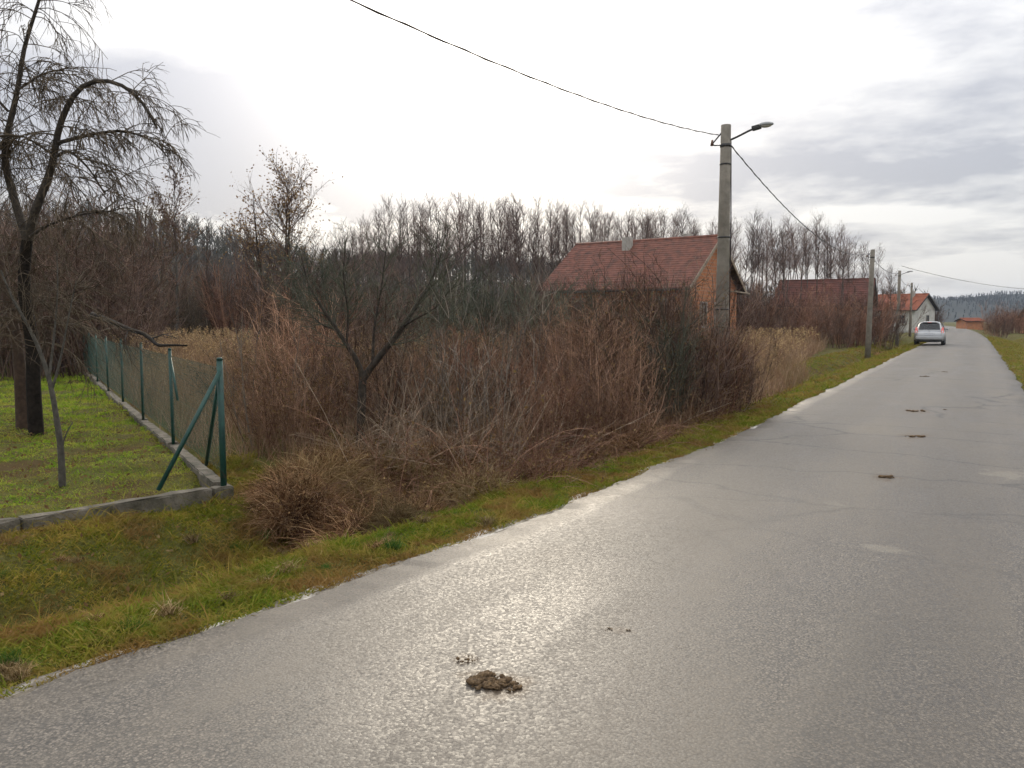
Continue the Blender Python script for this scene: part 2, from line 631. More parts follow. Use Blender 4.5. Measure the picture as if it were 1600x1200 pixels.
def shoulder_mat():
    m, t, b = new_mat('edge_grit')
    g = t.nodes.new('ShaderNodeNewGeometry')
    co = g.outputs['Position']
    mp = t.nodes.new('ShaderNodeMapping')
    mp.inputs['Scale'].default_value = (2.5, 0.8, 1.0)
    t.links.new(co, mp.inputs['Vector'])
    grit = noise(t, 60, 3, 0.7, co)
    c = mixc(t, rng_map(t, grit, 0.3, 0.7, 0, 1), (0.06, 0.048, 0.034), (0.17, 0.145, 0.11))
    # washed-out limestone grit, in tongues
    f = rng_map(t, noise(t, 1.7, 4, 0.65, mp.outputs[0]), 0.47, 0.60, 0, 1, True)
    c = mixc(t, mth(t, 'MULTIPLY', f, rng_map(t, grit, 0.25, 0.6, 0.35, 1.0)), c, (0.56, 0.53, 0.48))
    t.links.new(c, b.inputs['Base Color'])
    b.inputs['Roughness'].default_value = 0.8
    bp = t.nodes.new('ShaderNodeBump')
    bp.inputs['Strength'].default_value = 0.8
    bp.inputs['Distance'].default_value = 0.012
    t.links.new(grit, bp.inputs['Height'])
    t.links.new(bp.outputs[0], b.inputs['Normal'])
    return m


M['gravel'] = shoulder_mat()
M['hill'] = plain('hill_soil', (0.045, 0.036, 0.025), (0.07, 0.052, 0.035), 0.03, 0.95, spec=0.1)
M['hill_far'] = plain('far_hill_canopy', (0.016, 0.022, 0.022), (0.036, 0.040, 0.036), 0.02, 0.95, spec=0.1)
M['concrete'] = plain('old_mossy_concrete', (0.035, 0.033, 0.018), (0.19, 0.165, 0.13), 5, 0.9, 0.9, 50, lo=0.3, hi=0.7)
M['pole'] = plain('pole_concrete', (0.14, 0.125, 0.10), (0.235, 0.21, 0.17), 5, 0.85, 0.3, 80)
M['dark_metal'] = plain('dark_steel', (0.03, 0.03, 0.032), (0.06, 0.058, 0.055), 20, 0.5, metal=0.3)
M['lamp_grey'] = plain('lamp_housing', (0.26, 0.27, 0.27), (0.36, 0.37, 0.37), 12, 0.45)
M['lens'] = plain('lamp_lens', (0.5, 0.5, 0.47), (0.6, 0.6, 0.56), 12, 0.2)
M['ceramic'] = plain('insulator_ceramic', (0.10, 0.05, 0.03), None, 12, 0.25)
M['wire'] = plain('cable_rubber', (0.025, 0.02, 0.02), None, 12, 0.6)
M['green_paint'] = plain('green_painted_steel', (0.004, 0.035, 0.028), (0.008, 0.06, 0.046), 14, 0.5, 0.1, 60)
M['green_wire'] = plain('green_coated_wire', (0.012, 0.06, 0.042), None, 14, 0.5)
M['bark_dark'] = plain('dark_bark', (0.022, 0.017, 0.012), (0.065, 0.05, 0.036), 18, 0.9, 0.9, 60)
M['bark_black'] = plain('wet_black_bark', (0.010, 0.008, 0.007), (0.028, 0.022, 0.017), 18, 0.95, 0.6, 60, spec=0.15)
M['bark_red'] = plain('reddish_bark', (0.045, 0.026, 0.016), (0.09, 0.055, 0.035), 18, 0.9, 0.9, 60)
M['bark_grey'] = plain('grey_bark', (0.045, 0.040, 0.032), (0.10, 0.09, 0.072), 18, 0.9, 0.9, 60)
M['twig_dark'] = veg_mat('dark_twigs', (0.030, 0.018, 0.014), (0.066, 0.042, 0.032), (0.13, 0.088, 0.068), gain=1.55)
M['twig_olive'] = veg_mat('olive_brown_twigs', (0.034, 0.026, 0.018), (0.072, 0.055, 0.037), (0.13, 0.10, 0.068), gain=1.45)
M['twig_red'] = veg_mat('red_brown_twigs', (0.038, 0.018, 0.012), (0.085, 0.044, 0.030), (0.15, 0.085, 0.055), gain=2.0)
M['twig_grey'] = veg_mat('grey_twigs', (0.06, 0.05, 0.042), (0.13, 0.11, 0.09), (0.22, 0.19, 0.155), gain=1.3)
M['twig_green'] = veg_mat('green_grey_twigs', (0.022, 0.026, 0.019), (0.042, 0.045, 0.032), (0.075, 0.068, 0.048), gain=1.9)
M['leaf_ochre'] = veg_mat('ochre_leaves', (0.08, 0.045, 0.022), (0.14, 0.085, 0.038), (0.20, 0.14, 0.06), trans=0.35, gain=1.3)
M['twig_brown'] = veg_mat('tan_brown_twigs', (0.045, 0.023, 0.015), (0.118, 0.067, 0.043), (0.23, 0.145, 0.097), gain=1.95)
M['twig_alder'] = veg_mat('purple_brown_alder_twigs', (0.07, 0.047, 0.041), (0.14, 0.096, 0.084), (0.23, 0.165, 0.14))
M['bark_alder'] = plain('alder_bark', (0.045, 0.036, 0.029), (0.13, 0.11, 0.09), 3, 0.9)
M['leaf_pale'] = veg_mat('pale_brown_leaves', (0.12, 0.07, 0.035), (0.22, 0.14, 0.07), (0.34, 0.25, 0.14), trans=0.35)
M['grass'] = veg_mat('meadow_grass', (0.055, 0.088, 0.006), (0.14, 0.135, 0.014), (0.27, 0.19, 0.045), trans=0.3, patch=0.9, pcol=(0.155, 0.093, 0.034), pscale=2.1, objvar=0, gain=1.35)
M['lawn'] = veg_mat('mossy_lawn', (0.055, 0.13, 0.006), (0.135, 0.195, 0.012), (0.23, 0.225, 0.04), trans=0.3, patch=0.5, pcol=(0.14, 0.095, 0.03), pscale=1.2, objvar=0, gain=1.8)
M['verge'] = veg_mat('verge_grass', (0.055, 0.10, 0.006), (0.13, 0.14, 0.015), (0.23, 0.165, 0.045), trans=0.3, patch=0.9, pcol=(0.16, 0.090, 0.030), pscale=1.9, objvar=0, gain=1.45)
M['dry'] = veg_mat('dry_grass', (0.11, 0.062, 0.038), (0.185, 0.118, 0.075), (0.30, 0.215, 0.145), trans=0.4, patch=0.6, pcol=(0.13, 0.10, 0.05), pscale=0.35, objvar=0, gain=1.45)
M['rust'] = veg_mat('rusty_dead_grass', (0.022, 0.010, 0.005), (0.15, 0.078, 0.036), (0.46, 0.30, 0.165), trans=0.25, gain=1.35)  # rusty blades; the near-black end of the tint paints in shadowed gaps
M['straw'] = veg_mat('straw_dead_grass', (0.07, 0.045, 0.02), (0.16, 0.11, 0.05), (0.29, 0.22, 0.12), trans=0.25, gain=1.35)
M['green_tuft'] = veg_mat('green_tuft', (0.03, 0.075, 0.012), (0.055, 0.12, 0.02), (0.09, 0.15, 0.03), trans=0.3)
M['dung'] = plain('manure', (0.075, 0.042, 0.018), (0.24, 0.155, 0.075), 70, 0.95, 1.0, 160)
M['litter'] = plain('pale_plastic', (0.10, 0.10, 0.10), (0.20, 0.20, 0.21), 12, 0.5)

# ------------------------------------------------------------------ ground, road


def bend(y):
    y = np.asarray(y, float)
    return np.where(y > 60, 1.7 * ((y - 60) / 90.0) ** 2, 0.0)


LE_Y = [-60, 0, 1.74, 3.77, 6, 10.4, 20, 45, 2000]
LE_T = [3.9, 3.72, 3.5, 3.28, 3.04, 2.83, 2.88, 2.95, 2.95]


def left_edge(y):
    return np.interp(y, LE_Y, LE_T) + bend(y)


def right_edge(y):
    return 1.02 - bend(y)


def vnoise(x, y, f, seed=0):
    """cheap smooth value noise"""
    x = np.asarray(x, float) * f + seed * 17.3
    y = np.asarray(y, float) * f + seed * 9.1
    xi, yi = np.floor(x), np.floor(y)
    fx, fy = x - xi, y - yi
    fx = fx * fx * (3 - 2 * fx)
    fy = fy * fy * (3 - 2 * fy)

    def h(a, b):
        s = np.sin(a * 127.1 + b * 311.7) * 43758.5453
        return s - np.floor(s)
    return (h(xi, yi) * (1 - fx) + h(xi + 1, yi) * fx) * (1 - fy) + (h(xi, yi + 1) * (1 - fx) + h(xi + 1, yi + 1) * fx) * fy


CORNER = np.array([-6.21, 5.20])          # corner of the garden kerb
KF = np.array([-0.206, -0.979])           # along the front kerb, towards and past the camera
KB = np.array([-0.878, 0.478])            # along the fence, away from the road


def in_garden(x, y, m=0.0):
    ex, ey = x - CORNER[0], y - CORNER[1]
    a = ex * KF[0] + ey * KF[1]
    # left of the front kerb line and on the camera side of the fence line
    nf = np.array([-0.979, 0.206])
    nb = np.array([-0.478, -0.878])
    return (ex * nf[0] + ey * nf[1] > m) & (ex * nb[0] + ey * nb[1] > m)


def height(x, y):
    x = np.asarray(x, float)
    y = np.asarray(y, float)
    t = -x - left_edge(y)                    # metres beyond the left edge of the asphalt
    r = x - right_edge(y)
    on = (t < 0) & (r < 0)
    dep = np.interp(y, [-10, 2, 5, 7, 12, 60], [0.26, 0.32, 0.42, 0.52, 0.47, 0.40])
    zl = -0.02 - 0.03 * np.clip(t / 0.6, 0, 1) - dep * np.exp(-((t - 1.75) / 0.62) ** 2) - 0.10 * np.clip((t - 2.2) / 2, 0, 1) * (~in_garden(x, y))
    zl = zl + 0.08 * (vnoise(x, y, 0.8, 1) - 0.5) * np.clip(t / 1.0, 0, 1) + 0.085 * (vnoise(x, y, 2.3, 2) - 0.5) * np.clip(t / 0.7, 0, 1) + 0.04 * (vnoise(x, y, 5.5, 12) - 0.5) * np.clip(t / 0.5, 0, 1)
    zr = -0.02 - 0.30 * np.exp(-((r - 2.2) / 0.8) ** 2) - 0.05 * np.clip(r / 2, 0, 1) + 0.06 * (vnoise(x, y, 0.8, 3) - 0.5) * np.clip(r, 0, 1)
    z = np.where(on, -0.08, np.where(t >= 0, zl, zr))
    # blend under the asphalt edge
    return z


def hz(x, y):
    return float(height(np.array([x]), np.array([y]))[0])


def grid_mesh(name, xs, ys, zf, mat, smooth=True):
    X, Y = np.meshgrid(xs, ys)
    Z = zf(X, Y)
    V = np.stack([X, Y, Z], -1).reshape(-1, 3)
    nx, ny = len(xs), len(ys)
    i = (np.arange(ny - 1)[:, None] * nx + np.arange(nx - 1)[None]).ravel()
    F = np.stack([i, i + 1, i + nx + 1, i + nx], -1)
    return link(name, mesh_np(name, V, [F], smooth=smooth), mat)


xs = np.concatenate([np.array([-4000, -2500, -1500, -900, -500, -300, -200, -130, -90, -60, -45, -35, -28, -23, -19.5, -16.5]),
                     np.arange(-14.5, -9, 0.4), np.arange(-9, -2.4, 0.11), np.arange(-2.4, 0.8, 0.5), np.arange(0.8, 6, 0.3),
                     np.array([6.5, 8, 11, 15, 22, 35, 60, 100, 200, 400, 900, 1500, 2500, 4000])])
ys = np.concatenate([np.array([-800, -300, -120, -60, -30, -18, -12, -8, -5, -3]), np.arange(-2, 9, 0.11), np.arange(9, 20, 0.22), np.arange(20, 50, 0.8),
                     np.arange(50, 160, 4), np.array([165, 190, 230, 280, 350, 450, 600, 800, 1200, 1800, 2600, 4000, 6000])])
ground = grid_mesh('ground', xs, ys, height, M['ground'])
tag(ground, kind='structure')


def build_road():
    rng = np.random.default_rng(3)
    yy = np.concatenate([np.array([-60, -30, -15, -8, -4]), np.arange(-2, 16, 0.06), np.arange(16, 60, 0.4), np.arange(60, 420, 3.0)])
    n = len(yy)
    jag = (vnoise(yy, yy * 0, 1.1, 5) - 0.5) * 0.16 + (vnoise(yy, yy * 0, 5.0, 6) - 0.5) * 0.09 + (vnoise(yy, yy * 0, 14.0, 7) - 0.5) * 0.05
    jr = (vnoise(yy, yy * 0, 1.0, 8) - 0.5) * 0.16 + (vnoise(yy, yy * 0, 6.0, 9) - 0.5) * 0.07
    xl = -left_edge(yy) + jag
    xr = right_edge(yy) + jr
    cols = 12
    V = []
    for k in range(cols + 1):
        f = k / cols
        x = xl * (1 - f) + xr * f
        camber = 0.03 * (1 - (2 * f - 1) ** 2) + 0.006 * (vnoise(x, yy, 0.5, 11) - 0.5)
        if k in (0, cols):
            camber = np.zeros(n)
        V.append(np.stack([x, yy, camber], -1))
    low = np.stack([xl - 0.02, yy, np.full(n, -0.10)], -1)
    lowr = np.stack([xr + 0.02, yy, np.full(n, -0.10)], -1)
    V = [low] + V + [lowr]
    m = len(V)
    A = np.stack(V, 1).reshape(-1, 3)
    i = (np.arange(n - 1)[:, None] * m + np.arange(m - 1)[None]).ravel()
    F = np.stack([i, i + 1, i + m + 1, i + m], -1)
    road = link('road', mesh_np('road', A, [F], smooth=True), M['asphalt'])
    tag(road, kind='structure')


build_road()


def build_shoulder():
    # pale crushed stone showing between the asphalt and the grass
    yy = np.arange(-3, 13, 0.06)
    n = len(yy)
    e = left_edge(yy)
    w = 0.05 + 0.10 * np.clip(vnoise(yy, yy * 0, 1.3, 21) * 1.5 - 0.35, 0, 1) + 0.06 * vnoise(yy, yy * 0, 7, 22)
    rows = []
    for k in range(4):
        f = k / 3
        x = -e + 0.10 - (w + 0.10) * f
        rows.append(np.stack([x, yy, -0.004 - 0.018 * f + 0.010 * (vnoise(x * 9, yy, 9, 23) - 0.5)], -1))
    A = np.stack(rows, 1).reshape(-1, 3)
    i = (np.arange(n - 1)[:, None] * 4 + np.arange(3)[None]).ravel()
    F = np.stack([i, i + 4, i + 5, i + 1], -1)
    o = link('road_shoulder', mesh_np('road_shoulder', A, [F], smooth=True), M['gravel'])
    tag(o, kind='structure')


build_shoulder()

# ------------------------------------------------------------------ hills and far woods


def ridge(name, stations, half, mat, woods, wood_name, wood_label, seed, per_m2, th, wmat, wscale=1.0):
    """stations: (bearing, distance, height); a rounded ridge through them with a leafless wood on it"""
    S = np.array([(*spot(b, d), h) for b, d, h in stations])
    m = 60
    u = np.linspace(0, len(S) - 1, m)
    xy = np.stack([np.interp(u, np.arange(len(S)), S[:, i]) for i in range(3)], 1)
    for _ in range(3):
        xy[1:-1] = 0.25 * xy[:-2] + 0.5 * xy[1:-1] + 0.25 * xy[2:]
    tan = unit(np.gradient(xy[:, :2], axis=0))
    nor = np.stack([-tan[:, 1], tan[:, 0]], 1)
    v = np.linspace(-1, 1, 25)
    prof = np.cos(v * math.pi / 2) ** 1.3
    X = xy[:, None, 0] + nor[:, None, 0] * v[None] * half
    Y = xy[:, None, 1] + nor[:, None, 1] * v[None] * half
    Z = (xy[:, None, 2]) * prof[None] * (0.9 + 0.2 * vnoise(X, Y, 0.02, seed)) - 0.6
    V = np.stack([X, Y, Z], -1).reshape(-1, 3)
    i = (np.arange(m - 1)[:, None] * 25 + np.arange(24)[None]).ravel()
    F = np.stack([i, i + 1, i + 26, i + 25], -1)
    tag(link(name, mesh_np(name, V, [F], smooth=True), mat), kind='structure')
    rng = np.random.default_rng(seed)
    N = woods
    a, b = rng.uniform(0, m - 1.001, N), rng.uniform(0, 1, N) ** 0.8
    # only the flank that faces the road and the crest can be seen
    side = np.sign(np.sum(nor[m // 2] * -xy[m // 2, :2]))
    q = 12 + side * (b * 13.0 - 1.5)
    q = np.clip(q, 0, 23.999)
    ai, qi = a.astype(int), q.astype(int)
    fa, fq = (a - ai)[:, None], (q - qi)[:, None]
    G = np.stack([X, Y, Z], -1)
    B = G[ai, qi] * (1 - fa) * (1 - fq) + G[ai + 1, qi] * fa * (1 - fq) + G[ai, qi + 1] * (1 - fa) * fq + G[ai + 1, qi + 1] * fa * fq
    H = rng.uniform(0.65, 1.15, N) * th
    vg = Veg()
    tt = np.clip(rng.normal(0.45, 0.25, N), 0, 1)
    top = B + np.stack([rng.normal(0, 0.05, N) * H, rng.normal(0, 0.05, N) * H, H], 1)
    vg.slivers(B, top, 0.26 * wscale, rng, tt)
    k = per_m2
    idx = np.repeat(np.arange(N), k)
    f = rng.uniform(0.25, 0.9, N * k)
    st = B[idx] * (1 - f[:, None]) + top[idx] * f[:, None]
    az = rng.uniform(0, 2 * math.pi, N * k)
    L = H[idx] * rng.uniform(0.14, 0.36, N * k) * np.sin(np.clip(f, 0.3, 0.9) * 2.6)
    up = rng.uniform(0.5, 2.2, N * k)
    dr = unit(np.stack([np.cos(az), np.sin(az), up], 1))
    vg.slivers(st, st + dr * L[:, None], 0.20 * wscale, rng, np.clip(tt[idx] + rng.normal(0, 0.12, N * k), 0, 1))
    o = link(wood_name, vg.mesh(wood_name), wmat)
    tag(o, wood_label, 'wood', kind='stuff')


M['wood_near'] = veg_mat('hill_wood', (0.05, 0.046, 0.03), (0.095, 0.068, 0.046), (0.14, 0.09, 0.062), patch=0.7, pcol=(0.05, 0.055, 0.032), pscale=0.02, objvar=0)
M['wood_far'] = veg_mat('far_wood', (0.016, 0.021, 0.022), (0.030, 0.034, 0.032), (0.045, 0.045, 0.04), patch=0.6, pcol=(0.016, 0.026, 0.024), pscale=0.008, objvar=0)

ridge('hill', [(-1.1, 300, 38), (-0.64, 300, 36), (-0.5, 295, 34), (-0.38, 290, 28), (-0.30, 285, 20), (-0.22, 285, 15.5), (-0.14, 290, 16), (-0.06, 290, 17), (0.0, 295, 14),
               (0.06, 300, 10), (0.14, 310, 5), (0.20, 320, 1)], 120, M['hill'], 4200, 'hillside_wood',
      'dark leafless wood covering the low hill behind the row of alders', 5, 34, 10.0, M['wood_near'])
ridge('hill', [(0.10, 980, 12), (0.36, 920, 22), (0.46, 880, 24), (0.51, 890, 23), (0.56, 910, 26), (0.62, 930, 31), (0.70, 960, 33), (0.85, 1000, 34), (1.2, 1100, 34), (1.8, 1200, 30)], 260, M['hill_far'], 5000,
      'distant_wood', 'blue-grey wooded ridge on the skyline beyond the end of the road', 6, 16, 4.2, M['wood_far'], 3.4)

# ------------------------------------------------------------------ plants: builders
RS = np.random.default_rng(11)


def alder(seed, H=13.0, spread=1.0, n1=34, n2=6, n3=4, r=0.13, tw=0.011, low=0.25, leaves=0, trunks=1, lean=0.02):
    rng = np.random.default_rng(seed)
    tr, cr = Veg(), Veg()
    st = np.zeros((trunks, 3))
    st[:, :2] = rng.normal(0, 0.25 * (trunks > 1), (trunks, 2))
    dr = np.tile([[0, 0, 1.0]], (trunks, 1)) + rng.normal(0, lean + 0.05 * (trunks > 1), (trunks, 3))
    T = grow(rng, st - np.array([[0, 0, 0.2]]), dr, H * rng.uniform(0.9, 1.0, trunks), 12, 0.025, (0, 0, 0.04))
    tr.tubes(T, r, 0.012, 7, rng.uniform(0, 1, trunks), 0.8)
    s, d, ix, t = sprout(rng, T, n1 // trunks, low, 0.97, 0.5, 1.0)
    L = H * (0.05 + 0.17 * np.clip(1.05 - t, 0, 1) ** 0.7) * rng.uniform(0.6, 1.25, len(t)) * spread
    B1 = grow(rng, s, d, L, 5, 0.10, (0, 0, 0.16))
    cr.tubes(B1, 0.012 + 0.012 * L, tw * 0.8, 3, rng.uniform(0, 1, len(L)))
    s, d, ix, t = sprout(rng, B1, n2, 0.2, 1.0, 0.4, 0.9)
    L2 = L[ix] * rng.uniform(0.25, 0.55, len(t))
    B2 = grow(rng, s, d, L2, 3, 0.12, (0, 0, 0.15))
    cr.tubes(B2, tw, tw * 0.6, 3, rng.uniform(0, 1, len(t)))
    s, d, ix, t = sprout(rng, B2, n3, 0.2, 1.0, 0.3, 0.9)
    L3 = np.maximum(L2[ix] * rng.uniform(0.4, 0.8, len(t)), 0.15)
    cr.slivers(s, s + d * L3[:, None], tw * 1.5, rng, rng.uniform(0, 1, len(t)))
    lf = None
    if leaves:
        lf = Veg()
        e = s + d * L3[:, None]
        k = rng.choice(len(e), min(leaves, len(e)), replace=False)
        lf.leaves(e[k] + rng.normal(0, 0.06, (len(k), 3)), rng.uniform(0.05, 0.11, len(k)), rng, rng.uniform(0, 1, len(k)))
    return tr, cr, lf


def tree_thing(name, veg, bark, twig, leafmat=None):
    root = empty(name)
    link('trunk', veg[0].mesh('trunk', True), bark, root)
    c = link('crown', veg[1].mesh('crown'), twig, root)
    if veg[2] is not None:
        link('leaves', veg[2].mesh('leaves'), leafmat, c)
    return root


def shrub(seed, H=2.4, stems=28, rad=0.45, spread=0.28, n2=8, n3=5, r=0.012, tw=0.0035, leaves=0, lsize=0.02, wob=0.10, trop=0.06, low=0.15):
    rng = np.random.default_rng(seed)
    a, q = Veg(), Veg()
    az = rng.uniform(0, 2 * math.pi, stems)
    rr = rad * np.sqrt(rng.uniform(0, 1, stems))
    st = np.stack([np.cos(az) * rr, np.sin(az) * rr, np.full(stems, -0.12)], 1)
    dr = np.stack([np.cos(az) * rr / rad * spread + rng.normal(0, 0.12, stems), np.sin(az) * rr / rad * spread + rng.normal(0, 0.12, stems), np.ones(stems)], 1)
    L = H * rng.uniform(0.55, 1.08, stems)
    S = grow(rng, st, dr, L, 7, wob, (0, 0, trop))
    ti = rng.uniform(0, 1, stems)
    a.tubes(S, r * rng.uniform(0.5, 1.2, stems), tw, 4, ti)
    s, d, ix, t = sprout(rng, S, n2, low, 1.0, 0.35, 0.95)
    L2 = L[ix] * rng.uniform(0.14, 0.38, len(t)) * (1.2 - 0.6 * t)
    B = grow(rng, s, d, L2, 4, 0.16, (0, 0, 0.10))
    q.tubes(B, tw * 1.3, tw * 0.8, 3, np.clip(ti[ix] + rng.normal(0, 0.15, len(t)), 0, 1))
    s, d, ix2, t = sprout(rng, B, n3, 0.15, 1.0, 0.35, 1.0)
    L3 = L2[ix2] * rng.uniform(0.35, 0.8, len(t))
    q.slivers(s, s + d * L3[:, None], tw * 1.9, rng, np.clip(ti[ix[ix2]] + rng.normal(0, 0.2, len(t)), 0, 1))
    lf = None
    if leaves:
        lf = Veg()
        e = s + d * (L3 * rng.uniform(0.2, 1.0, len(t)))[:, None]
        k = rng.choice(len(e), min(leaves, len(e)), replace=False)
        lf.leaves(e[k], rng.uniform(0.5, 1.2, len(k)) * lsize, rng, rng.uniform(0, 1, len(k)))
    return a, q, lf


def shrub_thing(name, veg, twig, leafmat=None):
    root = empty(name)
    link('stems', veg[0].mesh('stems', True), twig, root)
    t = link('twigs', veg[1].mesh('twigs'), twig, root)
    if veg[2] is not None:
        link('leaves', veg[2].mesh('leaves'), leafmat, t)
    return root


def bramble(seed, n=46, rad=0.5, L=1.5, r=0.0045, leaves=500):
    """arching canes that fall over towards the ground, with withered leaves"""
    rng = np.random.default_rng(seed)
    a, lf = Veg(), Veg()
    az = rng.uniform(0, 2 * math.pi, n)
    rr = rad * rng.uniform(0, 1, n)
    st = np.stack([np.cos(az) * rr, np.sin(az) * rr, np.full(n, -0.08)], 1)
    dr = np.stack([np.cos(az + rng.normal(0, 0.8, n)) * 0.55, np.sin(az + rng.normal(0, 0.8, n)) * 0.55, rng.uniform(0.5, 1.4, n)], 1)
    S = grow(rng, st, dr, L * rng.uniform(0.5, 1.2, n), 9, 0.12, (0, 0, -0.19))
    S[:, :, 2] = np.maximum(S[:, :, 2], -0.02)
    ti = rng.uniform(0, 1, n)
    a.tubes(S, r, r * 0.4, 3, ti)
    s, d, ix, t = sprout(rng, S, 7, 0.2, 1.0, 0.4, 1.2)
    e = s + d * rng.uniform(0.08, 0.3, len(t))[:, None]
    a.slivers(s, e, r * 1.2, rng, ti[ix])
    k = rng.choice(len(e), min(leaves, len(e)), replace=False)
    lf.leaves(e[k], rng.uniform(0.012, 0.03, len(k)), rng, rng.uniform(0, 1, len(k)))
    return a, lf


def bramble_thing(name, v, twig, leaf):
    root = empty(name)
    c = link('canes', v[0].mesh('canes'), twig, root)
    link('leaves', v[1].mesh('leaves'), leaf, c)
    return root


def tussock(seed, n=1500, rad=0.33, H=0.5, fall=0.8, w=0.006):
    """mound of matted dead grass"""
    rng = np.random.default_rng(seed)
    v = Veg()
    az = rng.uniform(0, 2 * math.pi, n)
    q = np.sqrt(rng.uniform(0, 1, n))
    dome = np.cos(q * 1.35) * H * 0.55 * rng.uniform(0.3, 1.0, n)
    base = np.stack([np.cos(az) * q * rad, np.sin(az) * q * rad, dome - 0.05], 1)
    az2 = az + rng.normal(0, 0.7, n)
    dr = unit(np.stack([np.cos(az2) * (0.3 + q), np.sin(az2) * (0.3 + q), rng.uniform(0.15, 1.2, n)], 1))
    L = H * rng.uniform(0.45, 1.1, n)
    P = grow(rng, base, dr, L, 5, 0.34, (0, 0, -0.30 * fall))
    P[:, :, 2] = np.maximum(P[:, :, 2], -0.05)
    lo = np.minimum(P[:, :, 2].min() + 0, 0)
    side = unit(np.cross(P[:, 1] - P[:, 0], rng.normal(0, 1, (n, 3))))[:, None, :]
    ww = (w * np.array([1.0, 1.0, 0.8, 0.55, 0.1]))[None, :, None] * 0.5
    V = np.stack([P - side * ww, P + side * ww], 2).reshape(-1, 3)
    b = (np.arange(n) * 10)[:, None] + (np.arange(4) * 2)[None]
    F = np.stack([b, b + 1, b + 3, b + 2], -1).reshape(-1, 4)
    v.add(V, F, None, np.repeat(np.clip(rng.beta(1.1, 1.7, n) + 0.35 * np.sin(az * 3 + seed), 0, 1), 10))
    return v


def put(o, x, y, s=1.0, rz=None, z=None, sz=None):
    o.location = (x, y, hz(x, y) if z is None else z)
    o.rotation_euler = (RS.normal(0, 0.03), RS.normal(0, 0.03), RS.uniform(0, 6.28) if rz is None else rz)
    o.scale = (s, s, s if sz is None else sz)


class Stock:
    """prototypes of one kind; the first use of a prototype is the prototype itself, later ones are copies with their parts"""

    def __init__(self, protos):
        self.p, self.used, self.i = protos, [False] * len(protos), 0

    def take(self, k=None):
        k = self.i % len(self.p) if k is None else k
        self.i += 1
        if not self.used[k]:
            self.used[k] = True
            return self.p[k]
        return copy_tree(self.p[k])


# ------------------------------------------------------------------ the row of tall alders and single trees behind
alders = Stock([tree_thing('alder_tree', alder(100 + i, 13.0, spread=RS.uniform(0.85, 1.15), n1=36, n2=6, n3=5, tw=0.0047, r=0.10, low=0.46 + 0.05 * (i % 4)), M['bark_alder'], M['twig_alder']) for i in range(9)])


def top_h(px):
    """height of the row at a bearing, metres over the field"""
    return np.interp(px, [520, 560, 600, 700, 780, 860, 950, 1060, 1120, 1160, 1200, 1260, 1300, 1340, 1380, 1410], [11, 12.6, 14.4, 15.4, 15.8, 15.3, 14.4, 13.8, 13.2, 13.2, 12.8, 13.0, 13.4, 11.0, 9.0, 7])


rr = random.Random(4)
px = 532.0
while px < 1395:
    d = rr.choice([rr.uniform(72, 80), rr.uniform(78, 92), rr.uniform(86, 100)])
    x, y = spot((px - 800) / 1250.0, d)
    o = alders.take(rr.randrange(9))
    hgt = float(top_h(px)) * (d / 84.0) ** 0.95 * rr.choice([rr.uniform(0.9, 1.02), rr.uniform(0.9, 1.02), rr.uniform(0.72, 0.95)])
    s = hgt / 13.0
    put(o, x, y, s * rr.uniform(0.85, 1.05), sz=s)
    if px < 860:
        tag(o, 'tall thin bare alder in the dense row left of the tiled-roof house', 'tree', 'alders left of the house')
    elif px < 1150:
        tag(o, 'tall thin bare alder standing behind the tiled roof', 'tree', 'alders behind the house roof')
    else:
        tag(o, 'tall thin bare alder between the near lamp pole and the second pole', 'tree', 'alders between the two poles')
    px += rr.uniform(2.6, 5.4) if px < 1330 else rr.uniform(7, 12)

t = tree_thing('birch_tree', alder(201, 11.6, 1.2, 44, 7, 5, 0.11, 0.013, 0.35, leaves=900, trunks=2), M['bark_grey'], M['twig_dark'], M['leaf_pale'])
put(t, *spot(-0.428, 50), 1.0, rz=0.4)
tag(t, 'two-stemmed tree with withered leaves near its top beyond the weeping tree', 'tree')
t = tree_thing('young_alder_tree', alder(202, 9.0, 0.8, 26, 6, 4, 0.09, 0.011, 0.35), M['bark_dark'], M['twig_dark'])
put(t, *spot(-0.376, 55), 1.0)
tag(t, 'lone slim bare tree between the two leafy-topped trees', 'tree')
t = tree_thing('broad_tree', alder(203, 11.0, 1.7, 60, 8, 5, 0.17, 0.014, 0.30, leaves=3200, trunks=3), M['bark_dark'], M['twig_dark'], M['leaf_pale'])
put(t, *spot(-0.285, 50), 1.0, rz=1.3)
tag(t, 'broad multi-stemmed tree with pale withered leaves standing above the hedge', 'tree')
for k, (b, d, s) in enumerate(((-0.46, 62, 0.72), (-0.34, 64, 0.62), (-0.245, 60, 0.66), (-0.235, 66, 0.62), (-0.50, 58, 0.75), (-0.405, 70, 0.7), (-0.325, 58, 0.6), (-0.215, 62, 0.72), (-0.545, 60, 0.85), (-0.59, 56, 0.9), (-0.62, 62, 0.95))):
    o = alders.take()
    put(o, *spot(b, d), s)
    tag(o, 'low bare tree in front of the wooded hill, left of the alder row', 'tree', 'low trees before the hill')

# ------------------------------------------------------------------ middle-distance scrub
far_scrub = Stock([shrub_thing('scrub_bush', shrub(300 + i, 5.0, 34, 1.3, 0.35, 9, 6, 0.028, 0.010, wob=0.09), (M['twig_green'], M['twig_dark'], M['twig_red'], M['twig_olive'])[i % 4]) for i in range(8)])


